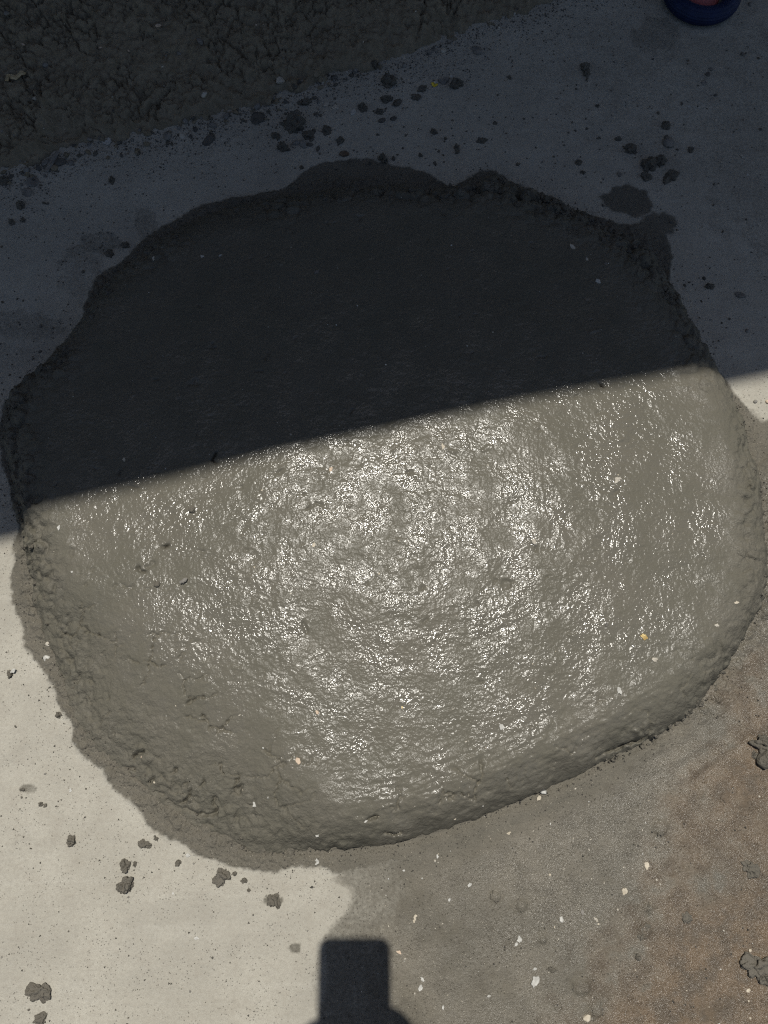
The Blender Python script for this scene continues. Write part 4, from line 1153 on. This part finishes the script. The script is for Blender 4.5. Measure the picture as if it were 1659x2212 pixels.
# a label of its own for each: counted outwards from something one can find
ANCH = [(560, 1850, 'the damp fringe corner'), (250, 1660, 'the near left bulge'), (231, 305, 'the torn paper scrap'), (938, 184, 'the yellow scrap'), (637, 269, 'the largest shaded clod'), (743, 334, 'the brown stone'),
        (453, 301, 'the broad dark stone'), (115, 352, 'the wood splinter'), (36, 172, 'the dry twig'), (764, 243, 'the bluish white flake'),
        (1029, 110, 'the wedge-shaped stone'), (1263, 152, 'the long far clod'), (1401, 359, 'the knobbly far right clod'), (1515, 20, 'the blue wheel'),
        (1598, 638, 'the flat oval stone'), (1532, 620, 'the cracked clod by the right rim'), (45, 444, 'the rough clod at the left'), (210, 524, 'the round far left stain'),
        (1352, 432, 'the oval damp stain'), (1237, 534, 'the speckled pale chip'), (684, 588, 'the dull grey chip in the shade'), (457, 553, 'the two white chips in the shade'),
        (1333, 1037, 'the largest pale heap chip'), (957, 965, 'the cream chip by the shadow edge'), (678, 1178, 'the cream chip in the glints'), (415, 1101, 'the coated pebble'),
        (340, 1262, 'the bulging coated pebble'), (1391, 1376, 'the golden shell'), (1338, 1493, 'the tall white flake'), (1084, 1570, 'the bone-shaped chip'),
        (644, 1644, 'the ribbed shell'), (551, 1738, 'the ragged white chip'), (1174, 1709, 'the white veined stone'), (102, 1423, 'the tall white pebble'),
        (155, 1817, 'the compact angular clod'), (271, 1912, 'the big lobed clod'), (480, 1893, 'the triangular clod'), (86, 2143, 'the largest ragged clod'),
        (683, 1862, 'the pale round flake'), (426, 2027, 'the white flake on dry slab'), (768, 2060, 'the phone shadow'), (1424, 1788, 'the coin-like clod'),
        (1396, 1869, 'the long cream chip'), (1155, 2119, 'the largest greyish flake'), (1636, 2090, 'the broken corner clod'), (1621, 1875, 'the flattened shiny clod'),
        (1654, 1642, 'the big right edge clod'), (1391, 2011, 'the wide bluish clod'), (1125, 1955, 'the round cracked sunk clod'), (1254, 2130, 'the sunk clod near the bottom'),
        (433, 91, 'the blue-grey sand stone'), (606, 177, 'the pale stone on the sand'), (342, 56, 'the pinkish sand chip'), (839, 177, 'the cracked clod at the sand foot'),
        (1060, 400, 'the crumbly far rim'), (120, 790, 'the far left rim'), (1420, 1595, 'the broken near right rim'), (300, 1690, 'the near left cracks'), (1655, 1000, 'the bright dry triangle')]
CNAME = {'wet_sand': 'sandy', 'grey_stone': 'grey', 'dark_stone': 'dark grey', 'brown_stone': 'brown', 'mortar_crumb': 'rough mortar', 'pale_lime': 'pale', 'white_paint_flake': 'white', 'cream_chip': 'cream', 'peach_chip': 'pinkish'}
NOUN = {'gravel_pebble': 'pebble', 'sand_pebble': 'stone grain', 'mortar_crumb': 'crumb', 'rim_crumb': 'lump', 'dry_crumb': 'crumb', 'film_chip': 'chip', 'heap_grain': 'grain', 'slab_speck': 'speck'}
ORD = ['nearest', 'second', 'third', 'fourth', 'fifth', 'sixth', 'seventh', 'eighth', 'ninth', 'tenth', 'eleventh', 'twelfth', 'thirteenth', 'fourteenth', 'fifteenth']
DIRS = ['right of', 'right above', 'straight above', 'left above', 'left of', 'left below', 'straight below', 'right below']
bins = {}
for rec in LOOSE:
    o, u, v, r, mt, lb = rec
    au, av, an = min(ANCH, key=lambda a: math.hypot(a[0] - u, a[1] - v))
    k = int(round(math.atan2(av - v, u - au) / (math.pi / 4))) % 8
    key = (NOUN[o.name.split('.')[0]], CNAME[mt.name.split('.')[0]], 'small' if r > 3 else 'tiny', DIRS[k], an)
    bins.setdefault(key, []).append((math.hypot(au - u, av - v), o))
for (noun, cn, szw, dr, an), lst in bins.items():
    lst.sort(key=lambda a: a[0])
    for i, (dist, o) in enumerate(lst):
        lead = '' if len(lst) == 1 else (ORD[i] + ' ' if i < len(ORD) else '%dth ' % (i + 1))
        o['label'] = '%s%s %s %s %s %s' % (lead, szw, cn, noun, dr, an)


# grit: sand grains far too many to count, thickest beside the two heaps
def grit(n, seed):
    rng = np.random.default_rng(seed)
    pts = []
    while len(pts) < n:
        m = 60000
        x = rng.uniform(-0.7, 0.7, m); y = rng.uniform(-0.3, 1.04, m)
        hd = heap_sdf(x, y); sdn = sand_sdf(x, y)
        p = 0.02 + 0.9 * np.exp(-np.clip(-hd, 0, 1) / 0.010) * 0.5 + 0.9 * np.exp(-np.clip(-sdn, 0, 1) / 0.03)
        ok = (rng.random(m) < p) & (hd < 0.0) & (sdn < 0.0)
        pts.extend(zip(x[ok], y[ok]))
    pts = np.array(pts[:n])
    base = np.array([(1, 0, -0.5), (-0.5, 0.87, -0.5), (-0.5, -0.87, -0.5), (0, 0, 0.9)])
    tris = np.array([(0, 1, 3), (1, 2, 3), (2, 0, 3)])
    a = rng.uniform(0, 6.28, n); s = 0.0005 + 0.0013 * rng.random(n) ** 3
    ca, sa = np.cos(a), np.sin(a)
    V = np.empty((n, 4, 3))
    V[..., 0] = pts[:, None, 0] + s[:, None] * (base[None, :, 0] * ca[:, None] - base[None, :, 1] * sa[:, None])
    V[..., 1] = pts[:, None, 1] + s[:, None] * (base[None, :, 0] * sa[:, None] + base[None, :, 1] * ca[:, None])
    V[..., 2] = 0.0006 + s[:, None] * base[None, :, 2]
    me = bpy.data.meshes.new('grit')
    F = (tris[None] + 4 * np.arange(n)[:, None, None]).reshape(-1, 3)
    me.from_pydata(V.reshape(-1, 3).tolist(), [], F.tolist())
    o = link('grit', me, M_DSTONE)
    tag(o, 'fine dark sand grit strewn over the slab around both heaps', 'grit', kind='stuff')


grit(9000, 4)


# ------------------------------------------------------------------ small blue wheel lying at the top
def lathe(name, prof, n, mat, parent=None):
    bm = bmesh.new(); rings = []
    for (r, z) in prof:
        rings.append([bm.verts.new((r * math.cos(2 * math.pi * k / n), r * math.sin(2 * math.pi * k / n), z)) for k in range(n)])
    for a, b in zip(rings[:-1], rings[1:]):
        for k in range(n):
            q = (k + 1) % n
            bm.faces.new((a[k], a[q], b[q], b[k]))
    bmesh.ops.remove_doubles(bm, verts=bm.verts, dist=1e-6)
    bmesh.ops.recalc_face_normals(bm, faces=bm.faces)
    me = bpy.data.meshes.new(name); bm.to_mesh(me); bm.free()
    me.polygons.foreach_set('use_smooth', np.ones(len(me.polygons), bool))
    return link(name, me, mat, parent)


wheel = bpy.data.objects.new('small_wheel', None); COL.objects.link(wheel)
wheel.empty_display_size = 0.03
wx_, wy_ = at(1513, 67)
wheel.location = (wx_ + 0.004, wy_ + 0.0565, 0.0)
wheel.scale = (1.02, 1.02, 1.02)
tag(wheel, 'small wheel with ribbed blue tyre and red hub lying flat at the top right', 'wheel')
prof = []
for k in range(61):
    a = -math.pi * 0.97 + 2 * math.pi * 0.985 * k / 60
    rr = 0.0122
    if -1.1 < a < 1.1: rr -= 0.0009 * (0.5 + 0.5 * math.cos(a * 18))
    prof.append((0.0425 + rr * math.cos(a), 0.0125 + rr * 0.98 * math.sin(a)))
lathe('tyre', prof + [prof[0]], 72, M_TYRE, wheel)
lathe('hub', [(0.0, 0.004), (0.024, 0.004), (0.0265, 0.007), (0.024, 0.0085), (0.021, 0.012), (0.0175, 0.0185), (0.012, 0.0225), (0.006, 0.0235), (0.0055, 0.021), (0.0, 0.0205)], 40, M_HUB, wheel)
lathe('axle_hole', [(0.0, 0.0212), (0.0045, 0.0212), (0.005, 0.0230), (0.0038, 0.0236), (0.0032, 0.0222), (0.0, 0.0220)], 20, M_PHONE, wheel)


# ------------------------------------------------------------------ roof and wall beyond the frame that throw the shade
def prism(name, poly, z0, z1, mat, parent=None):
    bm = bmesh.new()
    a = [bm.verts.new((x, y, z0)) for x, y in poly]; b = [bm.verts.new((x, y, z1)) for x, y in poly]
    n = len(poly)
    bm.faces.new(a[::-1]); bm.faces.new(b)
    for k in range(n): bm.faces.new((a[k], a[(k + 1) % n], b[(k + 1) % n], b[k]))
    bmesh.ops.recalc_face_normals(bm, faces=bm.faces)
    me = bpy.data.meshes.new(name); bm.to_mesh(me); bm.free()
    return link(name, me, mat, parent)


ROOF_Z = 2.35
e1 = Vector((*at(0, 1171), 0)); e2 = Vector((*at(1659, 814), 0))
back = -SUNV * ((ROOF_Z + 0.12) / -SUNV.z)
e1 = e1 + back; e2 = e2 + back
dirv = (e2 - e1); dirv.z = 0; dirv.normalize(); nrm = Vector((-dirv.y, dirv.x, 0))
A = e1 - dirv * 4.0; B = e2 + dirv * 4.0
roof = bpy.data.objects.new('porch', None); COL.objects.link(roof)
roof.location = (0, 2.2, 0)
tag(roof, 'porch with a flat concrete roof whose straight eave shades the top of the picture', 'porch')
depth = 3.0
pp = [A, B, B + nrm * depth, A + nrm * depth]


def local(pts): return [(p.x, p.y - 2.2) for p in pts]


prism('roof_slab', local(pp), ROOF_Z, ROOF_Z + 0.12, M_ROOF, roof)
wq = [A + nrm * (depth - 0.25), B + nrm * (depth - 0.25), B + nrm * (depth - 0.05), A + nrm * (depth - 0.05)]
prism('back_wall', local(wq), -0.02, ROOF_Z - 0.002, M_WALL, roof)
for s in (0.35, 3.3, 5.9, 8.6):
    c = A + dirv * s + nrm * 0.25
    if (c - Vector((0, 0.5, c.z))).length < 1.7: continue
    q = [c - dirv * 0.1 - nrm * 0.1, c + dirv * 0.1 - nrm * 0.1, c + dirv * 0.1 + nrm * 0.1, c - dirv * 0.1 + nrm * 0.1]
    prism('post', local(q), -0.02, ROOF_Z - 0.002, M_WALL, roof)

# ------------------------------------------------------------------ the phone and the person holding it (their shadow falls in the picture)
CAMM = Matrix.Translation((0, 0, CAM_H)) @ Matrix.Rotation(TILT, 4, 'X')
phone = bpy.data.objects.new('phone', None); COL.objects.link(phone)
phone.matrix_world = CAMM
tag(phone, 'black phone held flat above the slab, whose shadow lies at the bottom', 'phone')
PX0, PX1, PY0, PY1 = -0.0545, 0.0175, -0.1300, 0.0180


def rounded(x0, x1, y0, y1, r, n=8):
    out = []
    for cx, cy, a0 in ((x1 - r, y1 - r, 0), (x0 + r, y1 - r, 90), (x0 + r, y0 + r, 180), (x1 - r, y0 + r, 270)):
        for k in range(n + 1):
            a = math.radians(a0 + 90 * k / n); out.append((cx + r * math.cos(a), cy + r * math.sin(a)))
    return out


prism('body', rounded(PX0, PX1, PY0, PY1, 0.0115), 0.0030, 0.0112, M_PHONE, phone)
prism('screen', rounded(PX0 + 0.002, PX1 - 0.002, PY0 + 0.002, PY1 - 0.002, 0.0095), 0.0113, 0.0117, M_GLASS, phone)
bumpo = prism('camera_bump', rounded(-0.019, 0.0145, -0.019, 0.0145, 0.008), 0.0012, 0.0029, M_PHONE, phone)
lens = lathe('lens', [(0.0, 0.0007), (0.0045, 0.0007), (0.006, 0.0004), (0.006, 0.0011), (0.0, 0.0011)], 24, M_GLASS, bumpo)


def L2W(p): return CAMM @ Vector(p)


verts, edges, radii = [], [], []


def V(p, r, prev=None):
    verts.append(Vector(p)); radii.append(r)
    if prev is not None: edges.append((prev, len(verts) - 1))
    return len(verts) - 1


pel = V((0, -0.80, 0.30), 0.15)
bel = V((0, -0.83, 0.50), 0.135, pel)
che = V((0, -0.78, 0.78), 0.15, bel)
nec = V((0, -0.70, 0.98), 0.06, che)
hd0 = V((0, -0.65, 1.08), 0.075, nec)
hd1 = V((0, -0.61, 1.19), 0.085, hd0)
hands = []
for s in (1, -1):
    hip = V((s * 0.12, -0.76, 0.28), 0.105, pel)
    kne = V((s * 0.24, -0.46, 0.50), 0.065, hip)
    cal = V((s * 0.22, -0.57, 0.28), 0.058, kne)
    ank = V((s * 0.20, -0.64, 0.08), 0.04, cal)
    hee = V((s * 0.205, -0.62, 0.035), 0.038, ank)
    toe = V((s * 0.215, -0.43, 0.032), 0.034, hee)
    sho = V((s * 0.18, -0.73, 0.88), 0.065, che)
    elb = V((s * 0.27, -0.47, 0.70), 0.043, sho)
    cx = (PX0 + PX1) / 2; hw = (PX1 - PX0) / 2; dn = -0.007 if s > 0 else -0.019
    wri = V(L2W((cx + s * (hw + 0.062), -0.185 + dn, 0.026)), 0.027, elb)
    pal = V(L2W((cx + s * (hw + 0.030), -0.125 + dn, 0.016)), 0.026, wri)
    pl2 = V(L2W((cx + s * (hw + 0.020), -0.098 + dn, 0.010)), 0.020, pal)
    for k in range(4):
        yk = -0.058 - 0.019 * k + dn; ln = (0.9, 1.0, 0.95, 0.75)[k]
        a_ = V(L2W((cx + s * (hw + 0.0135), yk - 0.004, 0.004)), 0.0088, pl2)
        b_ = V(L2W((cx + s * (hw + 0.002), yk, -0.0085)), 0.0082, a_)
        c_ = V(L2W((cx + s * (hw - 0.020 * ln), yk + 0.001, -0.0085)), 0.0078, b_)
        V(L2W((cx + s * (hw - 0.038 * ln), yk + 0.002, -0.0070)), 0.0065, c_)
    t1 = V(L2W((cx + s * (hw + 0.010), -0.106 + dn, 0.026)), 0.0115, pal)
    t2 = V(L2W((cx + s * (hw - 0.010), -0.090 + dn, 0.0235)), 0.0095, t1)
    V(L2W((cx + s * (hw - 0.026), -0.076 + dn, 0.0205)), 0.0075, t2)
me = bpy.data.meshes.new('person')
me.from_pydata([v[:] for v in verts], edges, [])
bS = NB('skin_and_clothes')
sepz = bS.n('ShaderNodeSeparateXYZ'); bS.t.links.new(bS.co, sepz.inputs[0])
isarm = bS.ramp(sepz.outputs[1], -0.30, -0.29)
ishead = bS.ramp(sepz.outputs[2], 0.985, 0.99)
skin = bS.math('MAXIMUM', isarm, ishead)
legs = bS.ramp(sepz.outputs[2], 0.55, 0.56)
cloth = bS.mix(legs, (0.03, 0.035, 0.05), (0.09, 0.10, 0.12))
bS.done(bS.mix(skin, cloth, (0.36, 0.20, 0.13)), 0.75, bS.bump(bS.noise(90), 0.002, 0.4), spec=0.3)
person = link('person', me, bS.m)
tag(person, 'person squatting just below the frame, holding the phone in both hands', 'person')
sk = person.modifiers.new('skin', 'SKIN'); sk.use_smooth_shade = True
for i, r in enumerate(radii): me.skin_vertices[0].data[i].radius = (r, r)
me.skin_vertices[0].data[pel].use_root = True
sb = person.modifiers.new('sub', 'SUBSURF'); sb.levels = 2; sb.render_levels = 2
hm = ico_mesh('hair', 4, lambda c: Vector((c.x * 0.098, c.y * 0.11 - 0.012, c.z * 0.098 if c.z > -0.25 else -0.0245)) * (1 + 0.04 * mnoise.noise(c * 9)), mat_simple('hair', (0.012, 0.009, 0.007), (0.025, 0.018, 0.014), 300, 0.6))
hair = link('hair', hm, None, person)
hair.location = (0, -0.615, 1.215)
